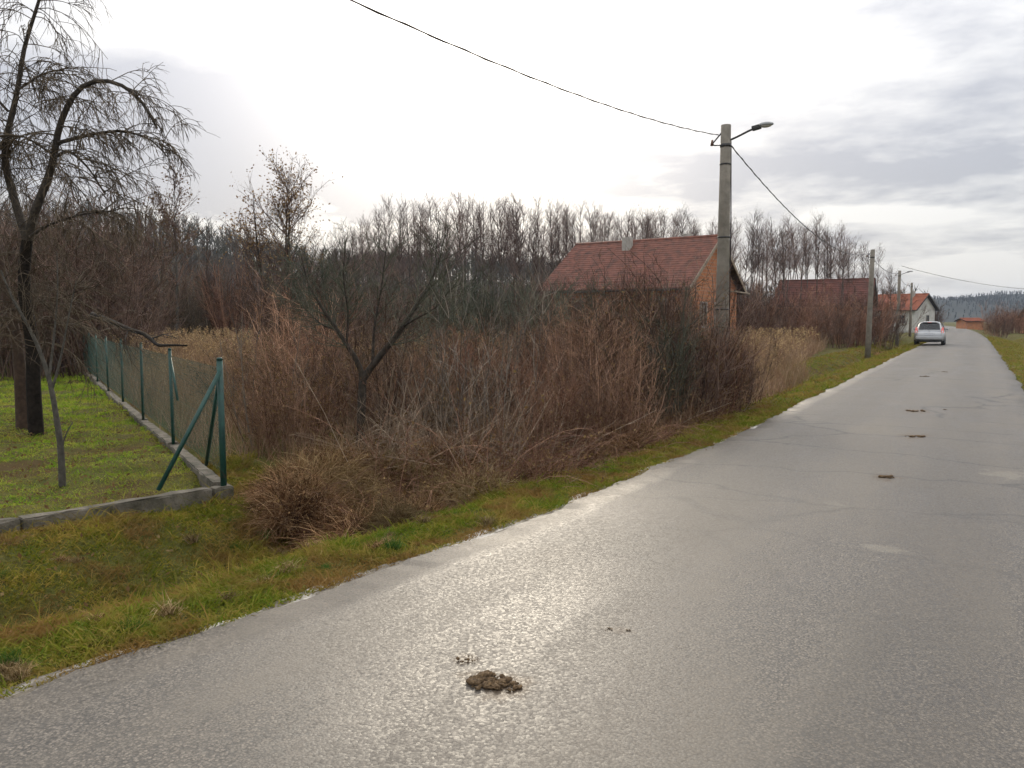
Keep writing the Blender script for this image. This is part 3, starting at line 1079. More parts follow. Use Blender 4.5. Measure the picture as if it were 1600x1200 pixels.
def scatter_scrub(n, b0, b1, d0, d1, s0, s1, kinds, label, group, seed, taper=None):
    g = random.Random(seed)
    for k in range(n):
        b, d = b0 + (b1 - b0) * (k + g.random()) / n, g.uniform(d0, d1)
        o = far_scrub.take(g.choice(kinds))
        s = g.uniform(s0, s1) * (1 if taper is None else float(np.interp(b, *taper)))
        put(o, *spot(b, d), s)
        if group.startswith('hedge'):
            if b < -0.21:
                label, group_ = 'dark leafless hedge bush between broad leafy-topped tree and forked tree', 'hedge bushes near the broad tree'
            elif b < -0.08:
                label, group_ = 'dark leafless hedge bush directly behind the forked tree', 'hedge bushes behind the forked tree'
            else:
                label, group_ = 'dark leafless hedge bush just left of the tiled roof', 'hedge bushes by the tiled roof'
            tag(o, label, 'bush', group_)
        else:
            tag(o, label, 'bush', group)


scatter_scrub(28, -0.30, 0.06, 24, 44, 0.5, 0.78, (0, 4, 1, 5), 'dark leafless bush in the hedge between forked tree and tiled house', 'hedge bushes left of the house', 1)
scatter_scrub(22, -0.56, -0.26, 46, 62, 0.7, 1.15, (2, 6, 1, 5, 3), 'reddish bare bush along the far edge of the dry field', 'bushes at the far edge of the field', 2)
scatter_scrub(20, -0.66, -0.50, 20, 38, 0.75, 1.2, (3, 7, 1), 'olive-brown bush behind the weeping tree at the picture edge', 'bushes behind the weeping tree', 3)
scatter_scrub(30, 0.275, 0.47, 50, 66, 0.5, 0.85, (2, 6, 1, 5), 'dark red-brown bush beneath the half-hidden roof', 'bushes before the half-hidden roof', 4)
scatter_scrub(12, 0.02, 0.20, 34, 40, 0.55, 0.75, (1, 5, 0), 'dark bush growing against the brick house front', 'bushes against the brick house', 5)
scatter_scrub(9, 0.485, 0.53, 122, 150, 0.7, 1.0, (1, 2, 5), 'small dark bush where the road disappears', 'bushes at the end of the road', 6)
scatter_scrub(16, 0.597, 0.68, 80, 125, 0.5, 0.8, (2, 6, 3, 1), 'red-brown bush on the verge right of the road', 'bushes right of the road', 7)

# ------------------------------------------------------------------ near thicket along the ditch
thick = Stock([shrub_thing('thicket_shrub', shrub(400 + i, 2.7, 30, 0.5, 0.22, 9, 6, 0.012, 0.0036, leaves=600, lsize=0.020, wob=0.07, trop=0.08), (M['twig_dark'], M['twig_brown'], M['twig_red'], M['twig_green'], M['twig_brown'], M['twig_dark'])[i], M['leaf_ochre']) for i in range(6)])
ochre = Stock([shrub_thing('ochre_shrub', shrub(430 + i, 1.9, 26, 0.5, 0.32, 9, 6, 0.010, 0.0034, leaves=1100, lsize=0.022, wob=0.12), M['twig_brown'] if i % 2 else M['twig_olive'], M['leaf_ochre']) for i in range(4)])
sapl = Stock([shrub_thing('grey_sapling', shrub(450 + i, 2.2, 9, 0.35, 0.30, 5, 3, 0.009, 0.003, wob=0.035, trop=0.02), M['twig_grey']) for i in range(3)])
bram = Stock([bramble_thing('bramble', bramble(470 + i), M['twig_red'], M['leaf_ochre']) for i in range(4)])


def stalks(seed, n=70):
    """collapsed dead stalks, criss-crossed and leaning"""
    rng = np.random.default_rng(seed)
    v = Veg()
    st = np.stack([rng.normal(0, 0.35, n), rng.normal(0, 0.35, n), rng.uniform(-0.05, 0.05, n)], 1)
    main = rng.uniform(0, 6.28)
    az = main + rng.normal(0, 0.9, n)
    up = np.where(rng.uniform(0, 1, n) < 0.6, rng.uniform(0.12, 0.7, n), rng.uniform(0.8, 3.5, n))
    dr = unit(np.stack([np.cos(az), np.sin(az), up], 1))
    P = grow(rng, st, dr, rng.uniform(0.5, 1.35, n), 5, 0.05, (0, 0, -0.04))
    P[:, :, 2] = np.maximum(P[:, :, 2], 0.0)
    ti = rng.uniform(0, 1, n)
    v.tubes(P, rng.uniform(0.002, 0.005, n), 0.0015, 3, ti)
    s, d, ix, t = sprout(rng, P, 4, 0.4, 1.0, 0.3, 0.8)
    v.slivers(s, s + d * rng.uniform(0.08, 0.28, len(t))[:, None], 0.004, rng, ti[ix])
    return v


M['stalk'] = veg_mat('bleached_dead_stalks', (0.10, 0.066, 0.042), (0.21, 0.155, 0.11), (0.38, 0.31, 0.23), gain=1.4)
stk = Stock([link('dead_stalks', stalks(510 + i).mesh('dead_stalks'), M['stalk']) for i in range(4)])
tuss = Stock([link('grass_tussock', tussock(490 + i, 2600, 0.36, 0.50, 1.0, 0.0048).mesh('grass_tussock'), M['rust'] if i % 3 else M['straw']) for i in range(6)])

g = random.Random(7)
# the dark thicket in front of the house: along the verge from 8.5 m to the pole
for k in range(64):
    y = g.uniform(8.7, 16.6)
    tt = g.uniform(0, 1) ** 1.2 * 5.2
    x = -(float(left_edge(y)) + 1.35 + tt)
    X, d = 0.866 * x + 0.5 * y, -0.5 * x + 0.866 * y
    b = X / d
    if b < 0.0 or (abs(x + 4.32) < 0.4 and abs(y - 15.75) < 0.6):
        continue
    o = thick.take(g.choice([0, 5, 2, 3, 0, 5, 1]) if b > 0.13 else g.choice([1, 4, 2, 0, 4, 1, 5]))
    s = g.uniform(0.66, 1.02) * float(np.interp(b, [0.0, 0.07, 0.14, 0.20, 0.29], [0.55, 0.64, 0.88, 1.04, 1.0])) * (0.86 + 0.022 * d * 0.6)
    put(o, x, y, s)
    if math.hypot(x + 4.32, y - 15.75) < 2.0:
        tag(o, 'dense leafless shrub crowding round the foot of the near lamp pole', 'shrub', 'thicket shrubs at the lamp pole')
    elif tt < 1.3:
        tag(o, 'dense leafless shrub in the front rank of the thicket along the verge', 'shrub', 'front rank of the thicket')
    else:
        tag(o, 'dense leafless shrub in the back rank of the thicket before the tiled roof', 'shrub', 'back rank of the thicket')
for (x, y, s) in ((-4.1, 14.55, 0.74), (-4.45, 14.9, 0.8), (-3.95, 15.15, 0.62), (-4.75, 15.2, 0.85), (-4.05, 16.3, 0.6)):
    o = thick.take(g.choice([0, 5, 2]))
    put(o, x, y, s)
    tag(o, 'dense leafless shrub crowding round the foot of the near lamp pole', 'shrub', 'thicket shrubs at the lamp pole')
# shrubs between the forked tree and the thicket
for k in range(26):
    y = g.uniform(8.2, 15)
    b = g.uniform(-0.14, 0.03)
    d = g.uniform(10.5, 19)
    o = (thick if g.random() < 0.6 else ochre).take()
    put(o, *spot(b, d), g.uniform(0.42, 0.64) * (0.75 + 0.022 * d))
    tag(o, 'brown twiggy shrub between the forked tree and the dark thicket', 'shrub', 'shrubs right of the forked tree')
# ochre shrubs beside the fence
for k in range(34):
    b = g.uniform(-0.335, -0.15)
    d = g.uniform(10.0, 22)
    o = (ochre if g.random() < 0.72 else thick).take()
    put(o, *spot(b, d), g.uniform(0.62, 0.9) * (0.72 + 0.02 * d))
    if b < -0.27:
        tag(o, 'brown shrub crowding against the outside of the green wire fence', 'shrub', 'shrubs against the fence')
    elif d > 15:
        tag(o, 'brown shrub standing behind the forked tree in the overgrowth', 'shrub', 'shrubs behind the forked tree')
    else:
        tag(o, 'brown shrub close to the left of the forked tree', 'shrub', 'shrubs left of the forked tree')
for k, (b, d, s) in enumerate(((-0.302, 10.6, 0.95), (-0.075, 10.0, 0.95), (-0.045, 10.4, 1.0), (-0.015, 10.2, 0.85), (0.005, 11.0, 1.0), (-0.105, 10.6, 0.8))):
    o = sapl.take()
    put(o, *spot(b, d), s)
    if k == 0:
        tag(o, 'pale bare sapling just right of the green corner post', 'sapling')
    else:
        tag(o, 'pale grey sapling standing among brown shrubs right of the forked tree', 'sapling', 'grey saplings')
for k in range(22):
    y = g.uniform(5.35, 6.9)
    x = -g.uniform(4.75, 6.15)
    if in_garden(np.array([x]), np.array([y]), -0.18)[0]:
        continue
    o = tuss.take(g.choice([0, 1, 2, 4, 5]))
    s = g.uniform(0.5, 0.85)
    put(o, x, y, s, z=hz(x, y) + 0.05, sz=s * g.uniform(0.7, 1.1))
    tag(o, 'tan mound of flattened dead grass right beside the green corner post', 'grass tussock', 'tussocks at the corner post')
# scattered low shrubs in the dry stand right of the lamp pole
for k in range(16):
    b = 0.275 + 0.13 * (k + g.random()) / 16
    d = g.uniform(18, 42)
    x, y = spot(b, d)
    if -x - float(left_edge(y)) < np.interp(y, [15, 24, 32, 45, 60], [1.4, 1.8, 3.4, 4.8, 6.0]):
        continue
    o = (ochre if g.random() < 0.6 else thick).take()
    put(o, x, y, g.uniform(0.4, 0.62))
    tag(o, 'low brown shrub in the dry stand between near lamp pole and second pole', 'shrub', 'low shrubs in the dry stand')
# brambles and dead grass that hang over the ditch
for k in range(46):
    y = 5.4 + (k + g.random()) / 46 * 9.5
    x = -(float(left_edge(y)) + g.uniform(1.0, 2.5))
    o = bram.take(g.randrange(4))
    put(o, x, y, g.uniform(0.55, 0.95) * (0.75 if y < 6.5 else 1.0), z=hz(x, y) + 0.05)
    if y < 8.2:
        tag(o, 'arching reddish bramble tangled over the ditch between fence corner and forked tree', 'bramble', 'brambles by the fence corner')
    elif y < 11.5:
        tag(o, 'arching reddish bramble tangled over the ditch below the grey saplings', 'bramble', 'brambles below the saplings')
    else:
        tag(o, 'arching reddish bramble at the foot of the dark thicket', 'bramble', 'brambles at the thicket')
for k in range(40):
    y = 7.2 + ((k + g.random()) / 40) * 8.2
    x = -(float(left_edge(y)) + g.uniform(1.5, 3.6))
    o = stk.take(g.randrange(4))
    put(o, x, y, g.uniform(0.7, 1.1), z=hz(x, y) + 0.12)
    if y < 10.5:
        tag(o, 'heap of bleached collapsed stalks between forked tree and grey saplings', 'dead stalks', 'collapsed stalks by the saplings')
    else:
        tag(o, 'heap of bleached collapsed stalks at the foot of the dark thicket', 'dead stalks', 'collapsed stalks by the thicket')
for k in range(96):
    y = 5.3 + ((k + g.random()) / 96) ** 1.3 * 9.8
    x = -(float(left_edge(y)) + g.uniform(1.15, 3.0))
    if in_garden(np.array([x]), np.array([y]), -0.35)[0]:
        continue
    o = tuss.take(g.choice([0, 1, 1, 2, 2, 3, 4, 4, 5, 5]))
    s = g.uniform(0.5, 1.0)
    put(o, x, y, s, z=hz(x, y) + 0.06, sz=s * g.uniform(0.8, 1.25))
    if y < 6.2:
        tag(o, 'rusty mound of matted dead grass beside the end of the concrete kerb', 'grass tussock', 'tussocks at the kerb end')
    elif y < 8.6:
        tag(o, 'rusty mound of matted dead grass over the ditch in front of the forked tree', 'grass tussock', 'tussocks before the forked tree')
    elif y < 11:
        tag(o, 'rusty mound of matted dead grass over the ditch below the grey saplings', 'grass tussock', 'tussocks below the saplings')
    else:
        tag(o, 'rusty mound of matted dead grass along the foot of the dark thicket', 'grass tussock', 'tussocks at the thicket')


# ------------------------------------------------------------------ grasses
def scatter_pts(rng, n, x0, x1, y0, y1, keep):
    x, y = rng.uniform(x0, x1, n), rng.uniform(y0, y1, n)
    m = keep(x, y)
    return x[m], y[m]


def cam_xy(x, y):
    return 0.866 * x + 0.5 * y, -0.5 * x + 0.866 * y


def seen(x, y, pad=0.04):
    X, d = cam_xy(x, y)
    return (d > 1.5) & (X / np.maximum(d, 0.1) > -0.66 - pad) & (X / np.maximum(d, 0.1) < 0.66 + pad)


def grass_obj(name, x, y, H, W, mat, label, cat, rng, up=(0.5, 1.6), droop=(0.1, 0.9), kind='stuff', tint=(2.0, 2.0)):
    n = len(x)
    az = rng.uniform(0, 2 * math.pi, n)
    dr = unit(np.stack([np.cos(az), np.sin(az), rng.uniform(up[0], up[1], n)], 1))
    lg = rng.uniform(0, 1, n) < 0.05
    H = np.where(lg & (H < 0.2), H * 2.3, H)
    base = np.stack([x, y, height(x, y) - 0.008], 1)
    v = Veg()
    tn = np.clip(rng.beta(tint[0], tint[1], n) + 0.7 * (vnoise(x, y, 3.1, 50) - 0.5) + 0.5 * (vnoise(x, y, 8.0, 51) - 0.5), 0, 1)
    v.blades(base, dr, H, W, rng.uniform(droop[0], droop[1], n), rng, tn)
    o = link(name, v.mesh(name), mat)
    tag(o, label, cat, kind=kind)
    return o


rng = np.random.default_rng(21)
# the shaggy strip between the kerb and the road
x, y = scatter_pts(rng, 190000, -8.2, -3.0, 0.2, 8.0, lambda x, y: seen(x, y) & (-x - left_edge(y) > 0.9) & ~in_garden(x, y, -0.02) & (y < 6.4 + 1.2 * vnoise(x, y, 1.5, 40)))
q = vnoise(x, y, 2.0, 41)
q2 = vnoise(x, y, 5.0, 47)
grass_obj('meadow_grass', x, y, (0.03 + 0.10 * q ** 2 + 0.06 * q2 ** 3) * rng.uniform(0.6, 1.4, len(x)), rng.uniform(0.004, 0.009, len(x)), M['grass'],
          'shaggy green and rust-brown grass between kerb and road', 'grass', rng)
# verge along the asphalt
t_ = rng.uniform(0, 1, 120000) ** 1.5
y = 0.3 + t_ * 16
e = left_edge(y) + rng.uniform(0.03, 1.15, len(y)) - 0.10 * (vnoise(y, y * 0, 2.2, 43) - 0.2)
x = -e
m = seen(x, y)
x, y = x[m], y[m]
grass_obj('verge_grass', x, y, rng.uniform(0.03, 0.09, len(x)) * (0.5 + 1.1 * vnoise(x, y, 3.5, 42)), rng.uniform(0.004, 0.009, len(x)), M['verge'],
          'green roadside grass along the left edge of the asphalt', 'grass', rng)
y = rng.uniform(15, 75, 60000)
x = -(left_edge(y) + 0.05 + rng.uniform(0, 1, len(y)) ** 1.3 * 3.2)
grass_obj('verge_grass', x, y, rng.uniform(0.06, 0.16, len(x)), rng.uniform(0.008, 0.02, len(x)), M['verge'], 'low green verge further along the road towards the parked car', 'grass', rng)
y = rng.uniform(12, 90, 60000)
x = right_edge(y) + 0.05 + rng.uniform(0, 1, len(y)) ** 1.2 * 8
grass_obj('verge_grass', x, y, rng.uniform(0.06, 0.16, len(x)), rng.uniform(0.008, 0.022, len(x)), M['verge'], 'yellow-green verge on the right-hand side of the road', 'grass', rng)
# mossy lawn behind the kerb
x, y = scatter_pts(rng, 330000, -24, -6.2, 2.0, 15, lambda x, y: seen(x, y) & in_garden(x, y, 0.06) & (rng.uniform(0, 1, len(x)) < np.clip(9.5 / (-0.5 * x + 0.866 * y), 0, 1) ** 1.6))
grass_obj('lawn_grass', x, y, rng.uniform(0.025, 0.06, len(x)) * (0.6 + 0.8 * vnoise(x, y, 2, 44)) * np.clip((-0.5 * x + 0.866 * y) / 9, 1, 2), rng.uniform(0.004, 0.008, len(x)) * np.clip((-0.5 * x + 0.866 * y) / 9, 1, 2), M['lawn'],
          'bright mossy lawn of the garden inside the green fence', 'lawn', rng)


# withered leaves blown over the lawn and the strip
x, y = scatter_pts(rng, 9000, -15, -4.2, 0.5, 12, lambda x, y: seen(x, y) & (-x - left_edge(y) > 0.15) & (in_garden(x, y, 0.1) | (y < 5.5)) & (vnoise(x, y, 0.8, 55) > 0.42))
v = Veg()
v.leaves(np.stack([x, y, height(x, y) + rng.uniform(0.02, 0.05, len(x))], 1), rng.uniform(0.012, 0.026, len(x)), rng, rng.uniform(0, 1, len(x)))
tag(link('fallen_leaves', v.mesh('fallen_leaves'), M['leaf_ochre']), 'withered brown leaves scattered over the lawn and verge', 'leaves', kind='stuff')


# dry field behind the fence, and the dry stand right of the thicket
def dry_keep(x, y):
    X, d = cam_xy(x, y)
    b = X / np.maximum(d, 0.1)
    left = (b > -0.60) & (b < 0.0) & (d > 9.5) & (d < 46)
    right = (b > 0.2) & (b < 0.47) & (d > 15) & (d < 48) & (-x - left_edge(y) > np.interp(y, [15, 24, 32, 45, 60], [1.0, 1.2, 2.8, 4.2, 5.5]))
    mid = (b > -0.02) & (b < 0.28) & (d > 10) & (d < 34)
    return (left | right | mid) & ~in_garden(x, y, -0.25) & (-x - left_edge(y) > 1.0) & (rng.uniform(0, 1, len(x)) < np.clip(15.0 / np.maximum(d, 1), 0.25, 1)) & (rng.uniform(0, 1, len(x)) < 0.35 + 0.9 * vnoise(x, y, 0.9, 48))


x, y = scatter_pts(rng, 420000, -46, -3, 4, 62, dry_keep)
d = -0.5 * x + 0.866 * y
grass_obj('dry_grass', x, y, rng.uniform(0.5, 1.15, len(x)) * (0.55 + 0.75 * vnoise(x, y, 0.35, 46)) * np.interp(d, [9, 14, 30, 45], [0.95, 1.05, 1.15, 1.3]), rng.uniform(0.005, 0.011, len(x)) * np.clip(d / 13, 0.8, 3.5), M['dry'],
          'tall tan dry grass and goldenrod stalks filling the fallow field', 'dry grass', rng, up=(1.2, 6.0), droop=(0.0, 1.0))
# pale seed heads standing on the goldenrod
k = rng.choice(len(x), 5000, replace=False)
k = k[d[k] > 15]
v = Veg()
hh = rng.uniform(0.75, 1.35, len(k))
bs = np.stack([x[k], y[k], height(x[k], y[k])], 1)
tp = bs + np.stack([rng.normal(0, 0.08, len(k)), rng.normal(0, 0.08, len(k)), hh], 1)
v.slivers(bs, tp, 0.012, rng, rng.uniform(0, 0.6, len(k)))
ii = np.repeat(np.arange(len(k)), 7)
v.leaves(tp[ii] + rng.normal(0, 1, (len(ii), 3)) * np.array([[0.03, 0.03, 0.07]]), rng.uniform(0.012, 0.03, len(ii)) * np.clip(d[k][ii] / 22, 0.8, 1.8), rng, rng.uniform(0.5, 1, len(ii)))
tag(link('seed_heads', v.mesh('seed_heads'), M['leaf_pale']), 'pale fluffy seed heads above the dry stalks of the fallow field', 'seed heads', kind='stuff')
for k, (xx, yy, lab) in enumerate(((-4.55, 36.0, 'dead-grass clump standing in for a dark ditch mouth before the second pole'), (-4.9, 50.5, 'dead-grass clump standing in for a dark ditch mouth between second pole and car'), (4.1, 46.0, 'dead-grass clump standing in for a dark mouth of the right-hand ditch'))):
    o = tuss.take(1)  # added clumps standing in for the dark hollow mouths in the ditches
    put(o, xx, yy, 1.5, z=hz(xx, yy) - 0.1, sz=0.8)
    o.rotation_euler = (0, 0, k)
    tag(o, lab, 'grass tussock')
# two fresher green tufts in the strip
for k, (b, d_) in enumerate(((-0.322, 6.15), (-0.315, 7.0))):
    r2 = np.random.default_rng(60 + k)
    n = 260
    v = Veg()
    az = r2.uniform(0, 6.28, n)
    v.blades(np.stack([r2.normal(0, 0.05, n), r2.normal(0, 0.05, n), np.full(n, -0.01)], 1), unit(np.stack([np.cos(az), np.sin(az), r2.uniform(0.6, 2.2, n)], 1)),
             r2.uniform(0.07, 0.17, n), r2.uniform(0.005, 0.009, n), r2.uniform(0.2, 1, n), r2, r2.uniform(0, 1, n))
    o = link('grass_tuft', v.mesh('grass_tuft'), M['green_tuft'])
    xx, yy = spot(b, d_)
    o.location = (xx, yy, hz(xx, yy))
    tag(o, ('fresh green tuft in the shaggy strip below the fence corner', 'green tuft beside the kerb end at the brambles')[k], 'grass tuft')



def tuft_mesh(seed, n, L):
    r2 = np.random.default_rng(seed)
    v = Veg()
    az = r2.uniform(0, 6.28, n)
    v.blades(np.stack([r2.normal(0, 0.035, n), r2.normal(0, 0.035, n), np.full(n, -0.01)], 1), unit(np.stack([np.cos(az), np.sin(az), r2.uniform(0.5, 2.6, n)], 1)),
             r2.uniform(0.35, 1.0, n) * L, r2.uniform(0.003, 0.007, n), r2.uniform(0.2, 1, n), r2, r2.uniform(0, 1, n))
    return v.mesh('grass_tuft')


tuf = Stock([link('grass_tuft', tuft_mesh(80 + i, 150, 0.24), (M['straw'], M['green_tuft'], M['straw'], M['rust'])[i]) for i in range(4)])
gt = random.Random(31)
for k in range(54):
    y = gt.uniform(0.9, 6.0)
    x = -(float(left_edge(y)) + gt.choice([gt.uniform(0.15, 0.7), gt.uniform(1.0, 2.6)]))
    if in_garden(np.array([x]), np.array([y]), -0.1)[0]:
        continue
    o = tuf.take()
    put(o, x, y, gt.uniform(0.35, 0.8))
    tag(o, 'small loose tuft of longer grass in the shaggy strip beside the near road edge', 'grass tuft', 'loose tufts in the strip')

# ------------------------------------------------------------------ garden: kerb, fence, trees


def kerb_run(name, origin, dirv, lengths, w, h, label, seed, z_off=0.0):
    g = random.Random(seed)
    root = empty(name, (origin[0], origin[1], 0))
    a = math.atan2(dirv[1], dirv[0])
    s = 0.0
    for L in lengths:
        c = np.array([dirv[0], dirv[1]]) * (s + L / 2)
        zz = hz(origin[0] + c[0], origin[1] + c[1])
        bm = bmesh.new()
        bmesh.ops.create_cube(bm, size=1.0, matrix=Matrix.Diagonal((L - 0.012, w, h + 0.25, 1)))
        bmesh.ops.subdivide_edges(bm, edges=[e for e in bm.edges if abs((e.verts[0].co - e.verts[1].co).x) > L * 0.5], cuts=max(2, int(L / 0.12)), use_grid_fill=True)
        bmesh.ops.bevel(bm, geom=[e for e in bm.edges if e.calc_face_angle(0) > 1.0], offset=0.012, segments=2, affect='EDGES')
        for v in bm.verts:
            v.co += Vector((g.gauss(0, 0.002), g.gauss(0, 0.004), g.gauss(0, 0.004)))
        o = bm_obj('kerb_section', bm, M['concrete'], root)
        o.location = (c[0], c[1], h / 2 - 0.125 + g.gauss(0, 0.006) + z_off + min(zz, 0.02) * 0.5)
        o.rotation_euler = (g.gauss(0, 0.008), g.gauss(0, 0.006), a + g.gauss(0, 0.004))
        s += L
    tag(root, label, 'kerb')
    return root


kerb_run('garden_kerb', CORNER + KF * -0.08, KF, [0.16 + 0.06, 1.62, 1.9, 1.9, 2.0, 2.0], 0.13, 0.05, 'low weathered concrete kerb along the front of the garden lawn', 1)
kerb_run('fence_kerb', CORNER + KB * 0.20, KB, [2.8, 3.0, 3.0, 3.0, 3.0, 3.0, 3.0], 0.14, 0.085, 'low concrete kerb running under the green wire fence', 2)


def fence():
    root = empty('wire_fence', (CORNER[0], CORNER[1], 0))
    n = 8
    H = 1.22
    rng = np.random.default_rng(9)
    tops = []
    for k in range(n):
        p = KB * (3.0 * k)
        ln = rng.normal(0, 0.015, 2)
        r = 0.030 if k == 0 else 0.021
        post = tube_obj('post', [(p[0], p[1], -0.2), (p[0] + ln[0], p[1] + ln[1], H)], r, r, M['green_paint'], root, 10)
        cap = tube_obj('cap', [(p[0] + ln[0], p[1] + ln[1], H), (p[0] + ln[0], p[1] + ln[1], H + 0.025)], r * 1.15, r * 0.7, M['green_paint'], post, 10)
        tops.append(p)
    tube_obj('brace', [(0, 0, H - 0.10), tuple(KF * 0.62 + np.array([-0.02, 0.0])) + (0.06,)], 0.021, 0.021, M['green_paint'], root, 8)
    tube_obj('brace', [(0, 0, H - 0.08), tuple(KB * 0.85) + (0.08,)], 0.019, 0.019, M['green_paint'], root, 8)
    q = tops[1]
    tube_obj('brace', [(q[0], q[1], H - 0.1), tuple(q + KB * -0.45) + (0.62,)], 0.016, 0.016, M['green_paint'], root, 8)
    # tension wires and diamond netting, one net to a bay
    for k in range(n - 1):
        a, b = tops[k], tops[k + 1]
        v = Veg()
        for zt in (0.16, 0.62, 1.14):
            P = np.array([[(a[0], a[1], zt), ((a[0] + b[0]) / 2, (a[1] + b[1]) / 2, zt - 0.012), (b[0], b[1], zt)]])
            v.tubes(P, 0.0018, 0.0018, 3)
        z0, z1, sp = 0.13, 1.15, 0.07
        hgt = z1 - z0
        for sgn in (1, -1):
            s0 = np.arange(-hgt, 3.0, sp) if sgn == 1 else np.arange(0, 3.0 + hgt, sp)
            A, B = [], []
            for s in s0:
                ta, tb = s, s + sgn * hgt
                lo, hi = (ta, tb) if sgn == 1 else (tb, ta)
                fa, fb = 0.0, 1.0
                u0, u1 = ta, tb
                c0, c1 = max(min(u0, 3.0), 0.0), max(min(u1, 3.0), 0.0)
                if abs(c1 - c0) < 0.02:
                    continue
                za = z0 + hgt * (c0 - u0) / (u1 - u0)
                zb = z0 + hgt * (c1 - u0) / (u1 - u0)
                pa, pb = a + KB * c0, a + KB * c1
                A.append((pa[0], pa[1], za))
                B.append((pb[0], pb[1], zb))
            P = np.stack([np.array(A), np.array(B)], 1)
            v.tubes(P, 0.0015, 0.0015, 3)
        link('wire_net', v.mesh('wire_net'), M['green_wire'], root)
    tag(root, 'green steel fence with wire netting and a braced corner post', 'fence')


fence()

# fallen branch lying along the top of the fence
br = empty('fallen_branch', (CORNER[0], CORNER[1], 0))


def fpos(k, off, z):
    p = KB * k + np.array([-0.478, -0.878]) * off
    return (p[0], p[1], z)


tube_obj('limb', [fpos(2.1, -0.05, 1.30), fpos(2.7, 0.0, 1.29), fpos(3.3, 0.03, 1.27), fpos(4.0, 0.02, 1.25), fpos(4.8, 0.0, 1.33), fpos(5.7, 0.0, 1.40), fpos(6.4, 0.08, 1.43), fpos(7.2, 0.15, 1.50), fpos(8.2, 0.28, 1.60), fpos(9.5, 0.42, 1.70)],
         0.010, 0.060, M['bark_black'], br, 8, 26)
tube_obj('side_twig', [fpos(4.7, 0, 1.33), fpos(4.2, -0.1, 1.40), fpos(3.4, -0.15, 1.36)], 0.012, 0.004, M['bark_dark'], br, 6)
tube_obj('side_twig', [fpos(6.6, 0.1, 1.44), fpos(6.2, 0.2, 1.30), fpos(5.9, 0.2, 1.12)], 0.012, 0.004, M['bark_dark'], br, 6)
tag(br, 'crooked dark fallen branch lying along the top of the wire fence', 'branch')


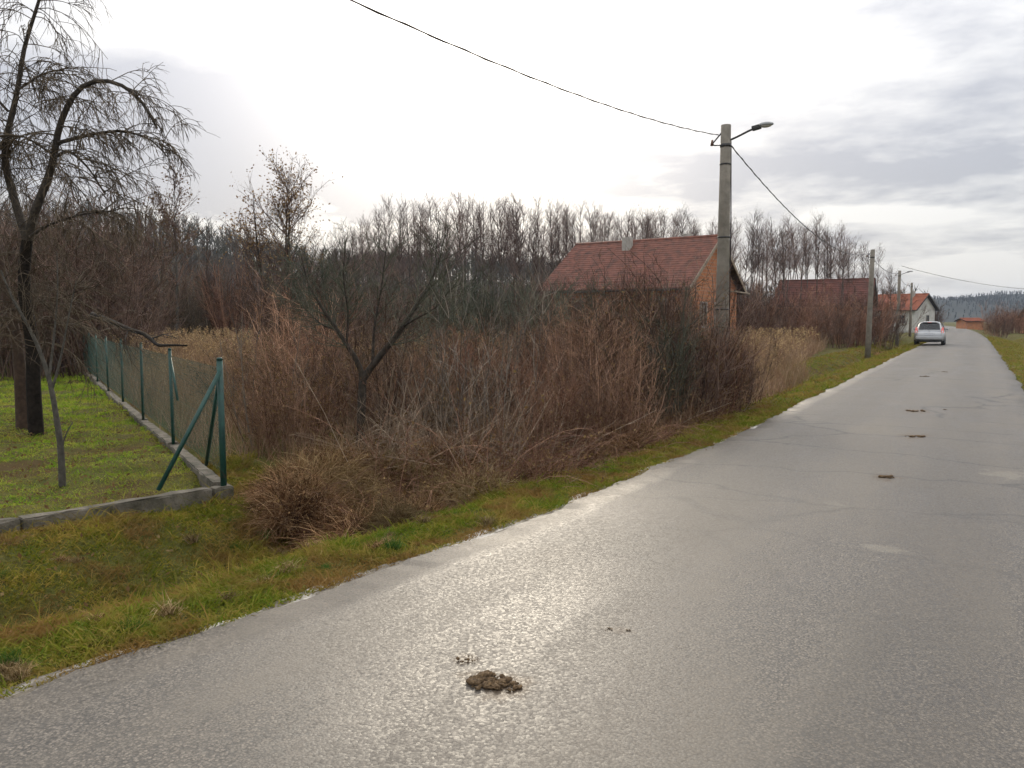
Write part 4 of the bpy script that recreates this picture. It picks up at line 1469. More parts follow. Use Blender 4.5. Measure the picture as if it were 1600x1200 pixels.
def weeping_tree():
    rng = np.random.default_rng(77)
    ox, oy = -11.82, 6.57
    root = empty('weeping_tree', (ox, oy, 0))

    def L(pts, K):
        p = np.array(pts, float)
        p[:, 0] -= ox
        p[:, 1] -= oy
        return poly(p, K)
    stemA = L([(-11.82, 6.57, -0.2), (-11.83, 6.56, 0.67), (-11.84, 6.60, 1.23), (-11.89, 6.53, 1.88), (-11.91, 6.55, 2.33), (-11.82, 6.57, 2.74)], 14)
    limbR = L([(-11.82, 6.57, 2.74), (-11.67, 6.6, 3.11), (-11.47, 6.77, 3.74), (-11.33, 6.8, 4.31), (-11.19, 6.93, 4.74), (-11.0, 7.0, 4.93), (-10.79, 7.16, 5.0), (-10.54, 7.31, 4.91), (-10.31, 7.44, 4.67), (-10.16, 7.53, 4.31)], 20)
    limbL = L([(-11.82, 6.57, 2.74), (-12.1, 6.58, 3.3), (-12.29, 6.53, 3.95), (-12.17, 6.6, 4.45), (-12.04, 6.67, 4.9), (-11.98, 6.71, 5.39), (-11.85, 6.78, 5.79), (-11.7, 6.87, 6.23), (-11.6, 6.9, 6.6)], 18)
    stemB = L([(-12.5, 6.75, -0.2), (-12.55, 6.78, 0.62), (-12.6, 6.79, 1.31), (-12.74, 6.73, 1.99), (-12.83, 6.68, 2.75), (-13.01, 6.58, 3.52), (-13.2, 6.5, 4.4)], 14)
    low1 = L([(-11.33, 6.8, 4.1), (-10.8, 6.93, 4.18), (-10.41, 7.15, 4.24), (-10.07, 7.35, 4.14), (-9.87, 7.47, 3.87)], 12)
    low2 = L([(-11.80, 6.56, 2.76), (-11.3, 6.57, 2.93), (-10.82, 6.8, 3.08), (-10.44, 7.02, 3.12)], 10)
    low3 = L([(-11.40, 6.78, 3.9), (-10.95, 6.7, 3.95), (-10.6, 6.75, 3.7), (-10.3, 6.8, 3.3)], 10)
    lft1 = L([(-11.45, 6.77, 3.95), (-11.7, 6.5, 4.2), (-11.9, 6.4, 4.15), (-12.1, 6.3, 3.9)], 10)
    lft2 = L([(-12.04, 6.67, 4.9), (-11.85, 6.9, 5.15), (-11.5, 7.0, 5.2), (-11.3, 7.1, 4.9)], 10)
    lft3 = L([(-12.2, 6.6, 4.6), (-12.5, 6.4, 5.0), (-12.8, 6.3, 5.2), (-13.0, 6.3, 5.0)], 10)
    for P, a, b in ((stemA, 0.105, 0.075), (stemB, 0.10, 0.03)):
        v = Veg()
        v.tubes(P, a, b, 10)
        link('trunk', v.mesh('trunk', True), M['bark_black'] if P is stemA else M['bark_red'], root)
    for P, a, b in ((limbR, 0.068, 0.016), (limbL, 0.062, 0.016), (low1, 0.03, 0.008), (low2, 0.026, 0.007), (low3, 0.026, 0.007), (lft1, 0.018, 0.006), (lft2, 0.018, 0.006), (lft3, 0.02, 0.006)):
        v = Veg()
        v.tubes(P, a, b, 7)
        link('limb', v.mesh('limb', True), M['bark_dark'], root)
    c = Veg()

    def weep(P, n, t0, ln, up=0.4):
        s, d, ix, t = sprout(rng, P, n, t0, 1.0, 0.5, 1.3)
        d[:, 2] = np.abs(d[:, 2]) * up
        Ls = rng.uniform(0.5, 1.1, len(t)) * ln
        B = grow(rng, s, d, Ls, 8, 0.13, (0, 0, -0.16))
        c.tubes(B, 0.0085, 0.0035, 3, rng.uniform(0, 0.8, len(t)))
        s, d, ix, t = sprout(rng, B, 6, 0.2, 1.0, 0.3, 0.9)
        L2 = Ls[ix] * rng.uniform(0.3, 0.65, len(t))
        B2 = grow(rng, s, d, L2, 5, 0.14, (0, 0, -0.28))
        c.tubes(B2, 0.0052, 0.003, 3, rng.uniform(0, 1, len(t)))
        s, d, ix, t = sprout(rng, B2, 3, 0.2, 1.0, 0.3, 0.9)
        L3 = L2[ix] * rng.uniform(0.3, 0.6, len(t))
        B3 = grow(rng, s, d, L3, 3, 0.12, (0, 0, -0.3))
        c.tubes(B3, 0.0034, 0.002, 3, rng.uniform(0, 1, len(t)))
    weep(limbR, 48, 0.30, 0.85)
    weep(low1, 32, 0.15, 0.7)
    weep(low2, 24, 0.2, 0.9)
    weep(low3, 22, 0.2, 0.85)
    weep(limbL, 64, 0.25, 1.1, 0.7)
    weep(lft1, 22, 0.2, 1.2)
    weep(lft2, 12, 0.2, 0.9)
    weep(lft3, 22, 0.2, 1.2)
    weep(stemB, 44, 0.35, 1.9)
    weep(stemA, 30, 0.45, 1.6)
    link('crown', c.mesh('crown'), M['twig_olive'], root)
    tag(root, 'large leafless weeping tree with drooping twigs at the left picture edge', 'tree')


weeping_tree()


def thin_tree():
    rng = np.random.default_rng(78)
    ox, oy = -8.05, 4.71
    root = empty('young_fruit_tree', (ox, oy, 0))

    def L(pts, K):
        p = np.array(pts, float)
        p[:, 0] -= ox
        p[:, 1] -= oy
        return poly(p, K)
    a = L([(-8.05, 4.71, -0.1), (-8.04, 4.71, 0.3), (-8.08, 4.69, 0.69), (-8.12, 4.67, 1.02), (-8.19, 4.62, 1.31), (-8.29, 4.57, 1.57), (-8.4, 4.5, 1.79), (-8.5, 4.45, 2.1)], 16)
    b = L([(-8.03, 4.71, 0.3), (-7.99, 4.74, 0.46), (-7.95, 4.79, 0.56)], 5)
    e = L([(-8.10, 4.68, 0.9), (-8.02, 4.75, 1.25), (-7.98, 4.8, 1.6), (-7.9, 4.86, 2.0)], 8)
    f = L([(-8.12, 4.67, 1.05), (-8.15, 4.75, 1.4), (-8.12, 4.8, 1.9), (-8.15, 4.82, 2.3)], 8)
    for nm, P, r0, r1 in (('trunk', a, 0.036, 0.008), ('limb', b, 0.010, 0.004), ('limb', e, 0.014, 0.004), ('limb', f, 0.014, 0.004)):
        v = Veg()
        v.tubes(P, r0, r1, 8)
        link(nm, v.mesh(nm, True), M['bark_grey'], root)
    c = Veg()
    for P, n, ln in ((a, 26, 0.75), (e, 14, 0.6), (f, 14, 0.6)):
        s, d, ix, t = sprout(rng, P, n, 0.45, 1, 0.4, 1.1)
        Ls = rng.uniform(0.4, 1.1, len(t)) * ln
        B = grow(rng, s, d, Ls, 6, 0.12, (0, 0, -0.02))
        c.tubes(B, 0.0045, 0.002, 3, rng.uniform(0, 1, len(t)))
        s, d, ix, t = sprout(rng, B, 5, 0.2, 1, 0.4, 1.0)
        B2 = grow(rng, s, d, Ls[ix] * rng.uniform(0.2, 0.5, len(t)), 4, 0.14, (0, 0, -0.04))
        c.tubes(B2, 0.0022, 0.0013, 3, rng.uniform(0, 1, len(t)))
    link('crown', c.mesh('crown'), M['twig_olive'], root)
    tag(root, 'slender young tree on the lawn between weeping tree and kerb', 'tree')


thin_tree()


def forked_tree():
    rng = np.random.default_rng(79)
    ox, oy = -6.86, 7.93
    root = empty('forked_tree', (ox, oy, 0))

    def L(pts, K):
        p = np.array(pts, float)
        p[:, 0] -= ox
        p[:, 1] -= oy
        return poly(p, K)
    tr = L([(-6.86, 7.93, -0.35), (-6.85, 7.95, 0.36), (-6.82, 7.96, 0.88)], 8)
    r1 = L([(-6.82, 7.96, 0.84), (-6.65, 8.05, 1.11), (-6.49, 8.15, 1.31), (-6.36, 8.22, 1.52), (-6.22, 8.3, 1.76), (-6.05, 8.43, 2.1), (-5.95, 8.5, 2.45)], 12)
    l1 = L([(-6.82, 7.96, 0.84), (-6.83, 7.88, 1.11), (-6.95, 7.8, 1.27), (-7.02, 7.73, 1.48), (-7.18, 7.63, 1.72), (-7.35, 7.54, 2.08), (-7.4, 7.5, 2.4)], 12)
    m1 = L([(-6.70, 8.02, 1.04), (-6.75, 8.1, 1.5), (-6.70, 8.2, 1.95), (-6.65, 8.25, 2.5)], 9)
    m2 = L([(-6.95, 7.8, 1.27), (-6.85, 7.75, 1.7), (-6.9, 7.7, 2.1), (-6.85, 7.7, 2.55)], 9)
    m3 = L([(-6.36, 8.22, 1.52), (-6.1, 8.15, 1.62), (-5.8, 8.2, 1.75), (-5.6, 8.2, 2.0)], 9)
    m4 = L([(-7.02, 7.73, 1.48), (-7.3, 7.75, 1.52), (-7.5, 7.7, 1.7), (-7.7, 7.65, 1.9)], 9)
    v = Veg()
    v.tubes(tr, 0.062, 0.052, 10)
    link('trunk', v.mesh('trunk', True), M['bark_dark'], root)
    for P, a, b in ((r1, 0.050, 0.010), (l1, 0.040, 0.008), (m1, 0.022, 0.006), (m2, 0.018, 0.006), (m3, 0.016, 0.005), (m4, 0.016, 0.005)):
        v = Veg()
        v.tubes(P, a, b, 7)
        link('limb', v.mesh('limb', True), M['bark_dark'], root)
    c = Veg()
    for P, n, ln, t0 in ((r1, 30, 0.85, 0.25), (l1, 28, 0.8, 0.25), (m1, 22, 0.7, 0.2), (m2, 22, 0.7, 0.2), (m3, 18, 0.6, 0.2), (m4, 18, 0.6, 0.2)):
        s, d, ix, t = sprout(rng, P, n, t0, 1, 0.4, 1.1)
        Ls = rng.uniform(0.35, 1.05, len(t)) * ln
        B = grow(rng, s, d, Ls, 5, 0.13, (0, 0, 0.07))
        c.tubes(B, 0.006, 0.0025, 3, rng.uniform(0, 0.8, len(t)))
        s, d, ix, t = sprout(rng, B, 7, 0.15, 1, 0.4, 1.1)
        L2 = Ls[ix] * rng.uniform(0.2, 0.5, len(t))
        B2 = grow(rng, s, d, L2, 3, 0.14, (0, 0, 0.05))
        c.tubes(B2, 0.0028, 0.0016, 3, rng.uniform(0, 0.9, len(t)))
        s, d, ix, t = sprout(rng, B2, 3, 0.15, 1, 0.4, 1.1)
        c.slivers(s, s + d * (L2[ix] * rng.uniform(0.3, 0.7, len(t)))[:, None], 0.0035, rng, rng.uniform(0, 1, len(t)))
    link('crown', c.mesh('crown'), M['twig_green'], root)
    tag(root, 'small dark forked tree rising from the brambles by the ditch', 'tree')


forked_tree()

# ------------------------------------------------------------------ poles, lamps and the overhead cable


def pole(name, x, y, H, r0, r1, lamp, label, lean=(0.0, 0.0), group=None):
    root = empty(name, (x, y, hz(x, y)))
    root.rotation_euler = (lean[0], lean[1], 0)
    tube_obj('shaft', [(0, 0, -0.4), (0, 0, H * 0.33), (0, 0, H * 0.66), (0, 0, H)], r0, r1, M['pole'], root, 14)
    # steel strap with a hook and insulator on the field side
    tube_obj('strap', [(0, 0, H - 0.42), (0, 0, H - 0.36)], r1 + 0.012, r1 + 0.012, M['dark_metal'], root, 14)
    bk = tube_obj('bracket', [(-r1 * 0.6, -0.04, H - 0.13), (-r1 - 0.14, -0.07, H - 0.34), (-r1 - 0.10, -0.07, H - 0.38), (-r1 * 0.9, -0.04, H - 0.38)], 0.014, 0.014, M['dark_metal'], root, 6)
    tube_obj('insulator', [(-r1 - 0.15, -0.07, H - 0.38), (-r1 - 0.15, -0.07, H - 0.33), (-r1 - 0.15, -0.07, H - 0.27)], 0.034, 0.022, M['ceramic'], bk, 8)
    if lamp:
        tube_obj('lamp_arm', [(r1 * 0.7, 0, H - 0.30), (0.24, 0, H - 0.24), (0.46, 0, H - 0.15), (0.54, 0, H - 0.13)], 0.021, 0.021, M['dark_metal'], root, 8, 10)
        bm = bmesh.new()
        box_bm(bm, (0.58, 0, H - 0.115), (0.17, 0.11, 0.085), Matrix.Rotation(R(-10), 4, 'Y'), 0.025)
        hd = bm_obj('lamp_housing', bm, M['dark_metal'], root)
        bm = bmesh.new()
        r = bmesh.ops.create_uvsphere(bm, u_segments=14, v_segments=8, radius=1.0)
        for v in r['verts']:
            v.co = Vector((v.co.x * 0.15 + 0.75, v.co.y * 0.085, v.co.z * (0.04 if v.co.z < 0 else 0.05) + H - 0.08))
        bm_obj('lamp_head', bm, M['lamp_grey'], hd, True)
        bm = bmesh.new()
        r = bmesh.ops.create_uvsphere(bm, u_segments=12, v_segments=6, radius=1.0)
        for v in r['verts']:
            v.co = Vector((v.co.x * 0.12 + 0.75, v.co.y * 0.07, v.co.z * 0.035 + H - 0.10))
        bm_obj('lens', bm, M['lens'], hd, True)
    tag(root, label, 'pole', group)
    return root


POLES = [(-4.4, -14.5, 5.66), (-4.32, 15.75, 5.68), (-4.71, 44.62, 5.55), (-5.02, 66.4, 5.5), (-5.81, 92.5, 5.5)]
pole('lamp_pole', *POLES[1][:2], POLES[1][2] + 0.08, 0.150, 0.095, True, 'concrete pole with a street lamp standing in the dark thicket')
lp = bpy.data.objects['lamp_pole']
tube_obj('supply_cable', [(0.085, 0.07, 5.46), (0.115, 0.07, 4.0), (0.14, 0.07, 0.3)], 0.012, 0.012, M['wire'], lp, 6)
for zc in (5.0, 3.6, 2.2):
    tube_obj('strap', [(0, 0, zc), (0, 0, zc + 0.03)], 0.150 - 0.055 * zc / 5.76 + 0.006, 0.150 - 0.055 * zc / 5.76 + 0.006, M['dark_metal'], lp, 14)
pole('utility_pole', *POLES[2][:2], POLES[2][2] + 0.08, 0.150, 0.105, False, 'concrete utility pole on the grass left of the parked car', (0.0, 0.012))
pole('lamp_pole', *POLES[3][:2], POLES[3][2] + 0.08, 0.14, 0.10, True, 'distant lamp pole seen just above the white house roof')
pole('utility_pole', *POLES[4][:2], POLES[4][2] + 0.08, 0.14, 0.10, False, 'farthest thin pole poking up behind the white house roof')


def cable(a, b, sag, label, r=0.007):
    a, b = np.array(a), np.array(b)
    u = np.linspace(0, 1, 40)[:, None]
    P = a * (1 - u) + b * u
    P[:, 2] -= 4 * sag * (u[:, 0] * (1 - u[:, 0]))
    mid = (a + b) / 2
    v = Veg()
    q = P - np.array([mid[0], mid[1], 0])
    v.tubes(q[None], r, r, 5)
    # twisted bundle: a second strand wound round the first
    s = np.linspace(0, 90, 160)
    P2 = np.stack([np.interp(s / 90, u[:, 0], q[:, i]) for i in range(3)], 1)
    P2[:, 0] += np.cos(s * 2.4) * r * 1.2
    P2[:, 2] += np.sin(s * 2.4) * r * 1.2
    v.tubes(P2[None], r * 0.8, r * 0.8, 4)
    o = link('overhead_cable', v.mesh('overhead_cable', True), M['wire'])
    o.location = (mid[0], mid[1], 0)
    tag(o, label, 'cable')


def ptop(i):
    x, y, h = POLES[i]
    return (x - 0.12, y, hz(x, y) + h - 0.10)


cable(ptop(0), ptop(1), 1.22, 'overhead cable rising across the sky to the near lamp pole')
cable((POLES[1][0] + 0.08, POLES[1][1] + 0.1, hz(*POLES[1][:2]) + POLES[1][2] - 0.30), ptop(2), 0.75, 'overhead cable sagging between near lamp pole and second pole', 0.010)
cable(ptop(2), ptop(3), 0.35, 'overhead cable from the second pole to the distant lamp pole', 0.012)
cable(ptop(3), ptop(4), 0.4, 'overhead cable between the two distant poles', 0.012)
cable((POLES[3][0] + 0.1, POLES[3][1], POLES[3][2] + 0.1), (14.0, 110.0, 5.6), 1.2, 'thin cable crossing above the road at the far end', 0.012)

# ------------------------------------------------------------------ houses
M['tile'] = plain('old_clay_tile', (0.065, 0.034, 0.026), (0.21, 0.078, 0.05), 2.6, 0.75, 0.4, 30, lo=0.25, hi=0.65, place=True)
M['tile_red'] = plain('orange_clay_tile', (0.20, 0.055, 0.028), (0.34, 0.105, 0.05), 1.5, 0.75, place=True)
M['tile_dark'] = plain('brown_clay_tile', (0.075, 0.022, 0.014), (0.14, 0.042, 0.026), 1.5, 0.75, place=True)


def brick_mat():
    m, t, b = new_mat('orange_hollow_block')
    tc = t.nodes.new('ShaderNodeTexCoord')
    br = t.nodes.new('ShaderNodeTexBrick')
    br.inputs['Scale'].default_value = 1.0
    br.inputs['Brick Width'].default_value = 0.34
    br.inputs['Row Height'].default_value = 0.2
    br.inputs['Mortar Size'].default_value = 0.012
    br.inputs['Color1'].default_value = (0.42, 0.14, 0.05, 1)
    br.inputs['Color2'].default_value = (0.52, 0.20, 0.075, 1)
    br.inputs['Mortar'].default_value = (0.33, 0.27, 0.21, 1)
    sp = t.nodes.new('ShaderNodeSeparateXYZ')
    cb = t.nodes.new('ShaderNodeCombineXYZ')
    t.links.new(tc.outputs['Object'], sp.inputs[0])
    t.links.new(mth(t, 'ADD', sp.outputs[0], sp.outputs[1]), cb.inputs[0])
    t.links.new(sp.outputs[2], cb.inputs[1])
    t.links.new(cb.outputs[0], br.inputs['Vector'])
    f = rng_map(t, noise(t, 1.4, 5, 0.6, tc.outputs['Object']), 0.4, 0.7, 0, 0.55)
    t.links.new(mixc(t, f, br.outputs[0], (0.22, 0.12, 0.075)), b.inputs['Base Color'])
    b.inputs['Roughness'].default_value = 0.9
    return m


M['block'] = brick_mat()
M['plaster'] = plain('white_plaster', (0.42, 0.41, 0.37), (0.60, 0.59, 0.54), 1.2, 0.9)
M['chimney'] = plain('chimney_plaster', (0.30, 0.285, 0.25), (0.42, 0.40, 0.36), 4, 0.9)
M['dark_wood'] = plain('dark_timber', (0.018, 0.014, 0.012), (0.04, 0.03, 0.024), 5, 0.8)
M['pale_wood'] = plain('pale_timber', (0.22, 0.17, 0.12), (0.32, 0.26, 0.19), 5, 0.8)
M['glass'] = plain('window_glass', (0.012, 0.014, 0.016), None, 3, 0.06, spec=0.6)
M['frame'] = plain('window_frame', (0.30, 0.28, 0.25), None, 6, 0.6)


def house(name, apex_xy, ridge_dir, length, half, ridge_z, eave_z, over, wall, tile, gable, label, courses=0, windows=(), chimneys=(), trim=None):
    """gabled house: apex_xy is the road-side end of the ridge, ridge_dir points away along the ridge"""
    root = empty(name, (apex_xy[0], apex_xy[1], 0), math.atan2(ridge_dir[1], ridge_dir[0]))
    # local frame: +x along the ridge, y across
    g0, g1 = over, length - over
    h2 = half - over
    slope = (ridge_z - eave_z) / half
    zw = eave_z + over * slope - 0.12
    zr = ridge_z - 0.14
    bm = bmesh.new()
    vs = [bm.verts.new(p) for p in ((g0, -h2, -0.3), (g1, -h2, -0.3), (g1, h2, -0.3), (g0, h2, -0.3), (g0, -h2, zw), (g1, -h2, zw), (g1, h2, zw), (g0, h2, zw), (g0, 0, zr), (g1, 0, zr))]
    for f in ((0, 1, 5, 4), (2, 3, 7, 6), (0, 4, 8, 7, 3), (1, 2, 6, 9, 5), (4, 5, 9, 8), (6, 7, 8, 9)):
        bm.faces.new([vs[i] for i in f])
    bm_obj('wall', bm, wall, root)
    if gable is not None:
        bm = bmesh.new()
        a = [bm.verts.new(p) for p in ((g0 - 0.03, -h2 * 0.98, zw - 0.1), (g0 - 0.03, h2 * 0.98, zw - 0.1), (g0 - 0.03, 0, zr - 0.06))]
        bm.faces.new(a)
        r = bmesh.ops.extrude_face_region(bm, geom=bm.faces[:])
        bmesh.ops.translate(bm, verts=[v for v in r['geom'] if isinstance(v, bmesh.types.BMVert)], vec=(0.02, 0, 0))
        bm_obj('gable', bm, gable, root)
    # roof slab: two decks
    bm = bmesh.new()
    th = 0.10
    for sg in (-1, 1):
        p = [(0, 0, ridge_z - 0.06), (length, 0, ridge_z - 0.06), (length, sg * half, eave_z - 0.06), (0, sg * half, eave_z - 0.06)]
        q = [(x, y, z - th) for x, y, z in p]
        v = [bm.verts.new(c) for c in p + q]
        for f in ((0, 1, 2, 3), (7, 6, 5, 4), (0, 4, 5, 1), (1, 5, 6, 2), (2, 6, 7, 3), (3, 7, 4, 0)):
            bm.faces.new([v[i] for i in f])
    roof = bm_obj('roof', bm, M['dark_wood'], root)
    if courses == 0:
        courses = 14
    gg = random.Random(hash(name) % 1000 if False else len(name))
    # overlapping tile courses, each a stepped strip with tile noses
    dy, dz = half / courses, (ridge_z - eave_z) / courses
    nt_ = max(12, int(length / 0.32))
    V, F4 = [], []
    for k in range(nt_ + 1):
        xk = length * k / nt_
        for e in range(2):
            up = 0.0 if (k % 2 == 0) else 0.018
            V += [(xk, 0.0, 0.0), (xk, dy + 0.03, -dz - 0.02 + up + 0.045), (xk, dy + 0.03, -dz - 0.03)]
            break
    n3 = 3
    for k in range(nt_):
        a = k * n3
        F4 += [(a, a + 1, a + n3 + 1, a + n3), (a + 1, a + 2, a + n3 + 2, a + n3 + 1)]
    me = mesh_np('tile_course', V, [np.array(F4)])
    me.materials.append(tile)
    for sg in (-1, 1):
        for c in range(courses):
            o = link('tile_course', me, None, roof)
            o.location = (0, sg * dy * c, ridge_z - dz * c - 0.03 + gg.gauss(0, 0.004))
            o.scale = (1, sg, 1)
            o.rotation_euler = (0, gg.gauss(0, 0.0008), 0)
    tube_obj('ridge_cap', [(0, 0, ridge_z - 0.02), (length / 2, 0, ridge_z - 0.035), (length, 0, ridge_z - 0.02)], 0.11, 0.11, tile, roof, 8)
    if trim is not None:
        for sg in (-1, 1):
            a_ = math.atan2(ridge_z - eave_z, half)
            Ls = math.hypot(half, ridge_z - eave_z)
            box_obj('barge_board', (-0.022, sg * half / 2, (ridge_z + eave_z) / 2 - 0.10), (0.035, Ls, 0.2), trim, root, rot=Matrix.Rotation(-sg * a_, 4, 'X'))
    for (cx, cy, cw, ct) in chimneys:
        zb = ridge_z - abs(cy) * slope - 0.4
        ch = box_obj('chimney', (cx, cy, (zb + ct) / 2), (cw, cw, ct - zb), M['chimney'], roof, 0.01)
        ch.name = 'chimney'
    for (face, u, z, w, h) in windows:
        if face == 'front':
            c, s, n = (u, h2, z), (w, 0.06, h), (0, 1)
        elif face == 'gable':
            c, s, n = (g0, u, z), (0.06, w, h), (-1, 0)
        else:
            continue
        fr = bmesh.new()
        if face == 'front':
            for (ox, oz, sx, sz) in ((-w / 2, 0, 0.08, h + 0.08), (w / 2, 0, 0.08, h + 0.08), (0, -h / 2, w, 0.08), (0, h / 2, w, 0.08), (0, 0, 0.06, h)):
                box_bm(fr, (c[0] + ox, c[1] + 0.02, c[2] + oz), (sx, 0.08 + (0.01 if sx == 0.08 else 0), sz))
            win = bm_obj('window', fr, M['frame'], root)
            box_obj('pane', (c[0], c[1] + 0.006, c[2]), (w, 0.03, h), M['glass'], win)
            box_obj('sill', (c[0], c[1] + 0.06, c[2] - h / 2 - 0.07), (w + 0.2, 0.16, 0.05), M['chimney'], win)
        else:
            for (oy, oz, sy, sz) in ((-w / 2, 0, 0.08, h + 0.08), (w / 2, 0, 0.08, h + 0.08), (0, -h / 2, w, 0.08), (0, h / 2, w, 0.08), (0, 0, 0.06, h)):
                box_bm(fr, (c[0] - 0.02, c[1] + oy, c[2] + oz), (0.08 + (0.01 if sy == 0.08 else 0), sy, sz))
            win = bm_obj('window', fr, M['frame'], root)
            box_obj('pane', (c[0] - 0.006, c[1], c[2]), (0.03, w, h), M['glass'], win)
            box_obj('sill', (c[0] - 0.06, c[1], c[2] - h / 2 - 0.07), (0.16, w + 0.2, 0.05), M['chimney'], win)
    tag(root, label, 'house')
    return root


def cam2w(X, d):
    return 0.866 * X - 0.5 * d, 0.5 * X + 0.866 * d


# brick house behind the thicket: the gable end looks on to the road, the front slope towards the camera
ax, ay = cam2w(11.65, 45.0)
hs = house('brick_house', (ax, ay), (-0.997, 0.077), 9.3, 4.5, 6.28, 3.3, 0.45, M['block'], M['tile'], None,
           'unfinished orange brick house with old red tiled roof behind the thicket', courses=22,
           windows=(('front', 7.2, 2.0, 1.3, 1.3), ('front', 4.2, 2.0, 1.3, 1.3), ('front', 1.9, 1.9, 0.9, 1.6), ('gable', -0.9, 1.9, 1.2, 1.3), ('gable', 1.4, 1.9, 0.9, 1.3)),
           chimneys=((5.4, 0.75, 0.48, 6.42), (2.2, -0.6, 0.45, 6.55)), trim=M['pale_wood'])
tube_obj('eave_beam', [(0.5, -3.6, 3.35), (-0.15, -4.6, 3.15)], 0.07, 0.07, M['pale_wood'], hs, 6)
tube_obj('eave_beam', [(0.42, -2.0, 3.3), (-0.15, -4.3, 3.2)], 0.05, 0.05, M['pale_wood'], hs, 6)

tube_obj('gutter', [(0.0, 4.46, 3.20), (9.3, 4.46, 3.16)], 0.065, 0.065, M['dark_metal'], hs, 8)
tube_obj('downpipe', [(0.5, 4.40, 3.15), (0.55, 4.02, 2.8), (0.55, 4.02, 0.1)], 0.045, 0.045, M['dark_metal'], hs, 8)

# long low roof half hidden by bushes
ax, ay = cam2w(35.2, 78.0)
house('farm_house', (ax, ay), (-0.999, -0.03), 9.0, 4.2, 5.6, 3.0, 0.4, M['block'], M['tile_dark'], M['dark_wood'],
      'long brown-roofed house half hidden behind bushes left of the second pole', courses=14, windows=(('front', 3, 1.5, 1.1, 1.2), ('front', 6, 1.5, 1.1, 1.2)), trim=M['dark_wood'])

# white house at the bend
ax, ay = cam2w(59.6, 115.0)
house('white_house', (ax, ay), (-0.94, 0.34), 7.5, 3.8, 5.35, 3.05, 0.45, M['plaster'], M['tile_red'], M['plaster'],
      'white plastered house with orange-red tiled roof beyond the parked car', courses=12,
      windows=(('front', 2.2, 1.7, 1.0, 1.2), ('front', 5.2, 1.7, 1.0, 1.2), ('gable', -0.9, 1.7, 0.9, 1.2), ('gable', 0.8, 3.5, 0.7, 0.8)),
      chimneys=((2.0, 0.5, 0.45, 5.8), (5.6, -0.3, 0.45, 5.7)), trim=M['dark_wood'])

# low orange shed at the end of the road, and a red-roofed house behind the right-hand bushes
ax, ay = cam2w(87.5, 150.0)
house('brick_shed', (ax, ay), (-0.87, -0.5), 3.8, 2.0, 1.95, 1.45, 0.3, M['block'], M['tile_red'], M['block'], 'low orange brick shed with flat roof at the far bend', courses=6, trim=M['pale_wood'])
ax, ay = cam2w(64.0, 100.0)
house('red_roof_house', (ax, ay), (0.98, 0.2), 7.5, 4.0, 3.5, 2.0, 0.4, M['block'], M['tile_dark'], M['dark_wood'], 'dark red roofed house behind bushes on the right picture edge', courses=10, trim=M['dark_wood'])


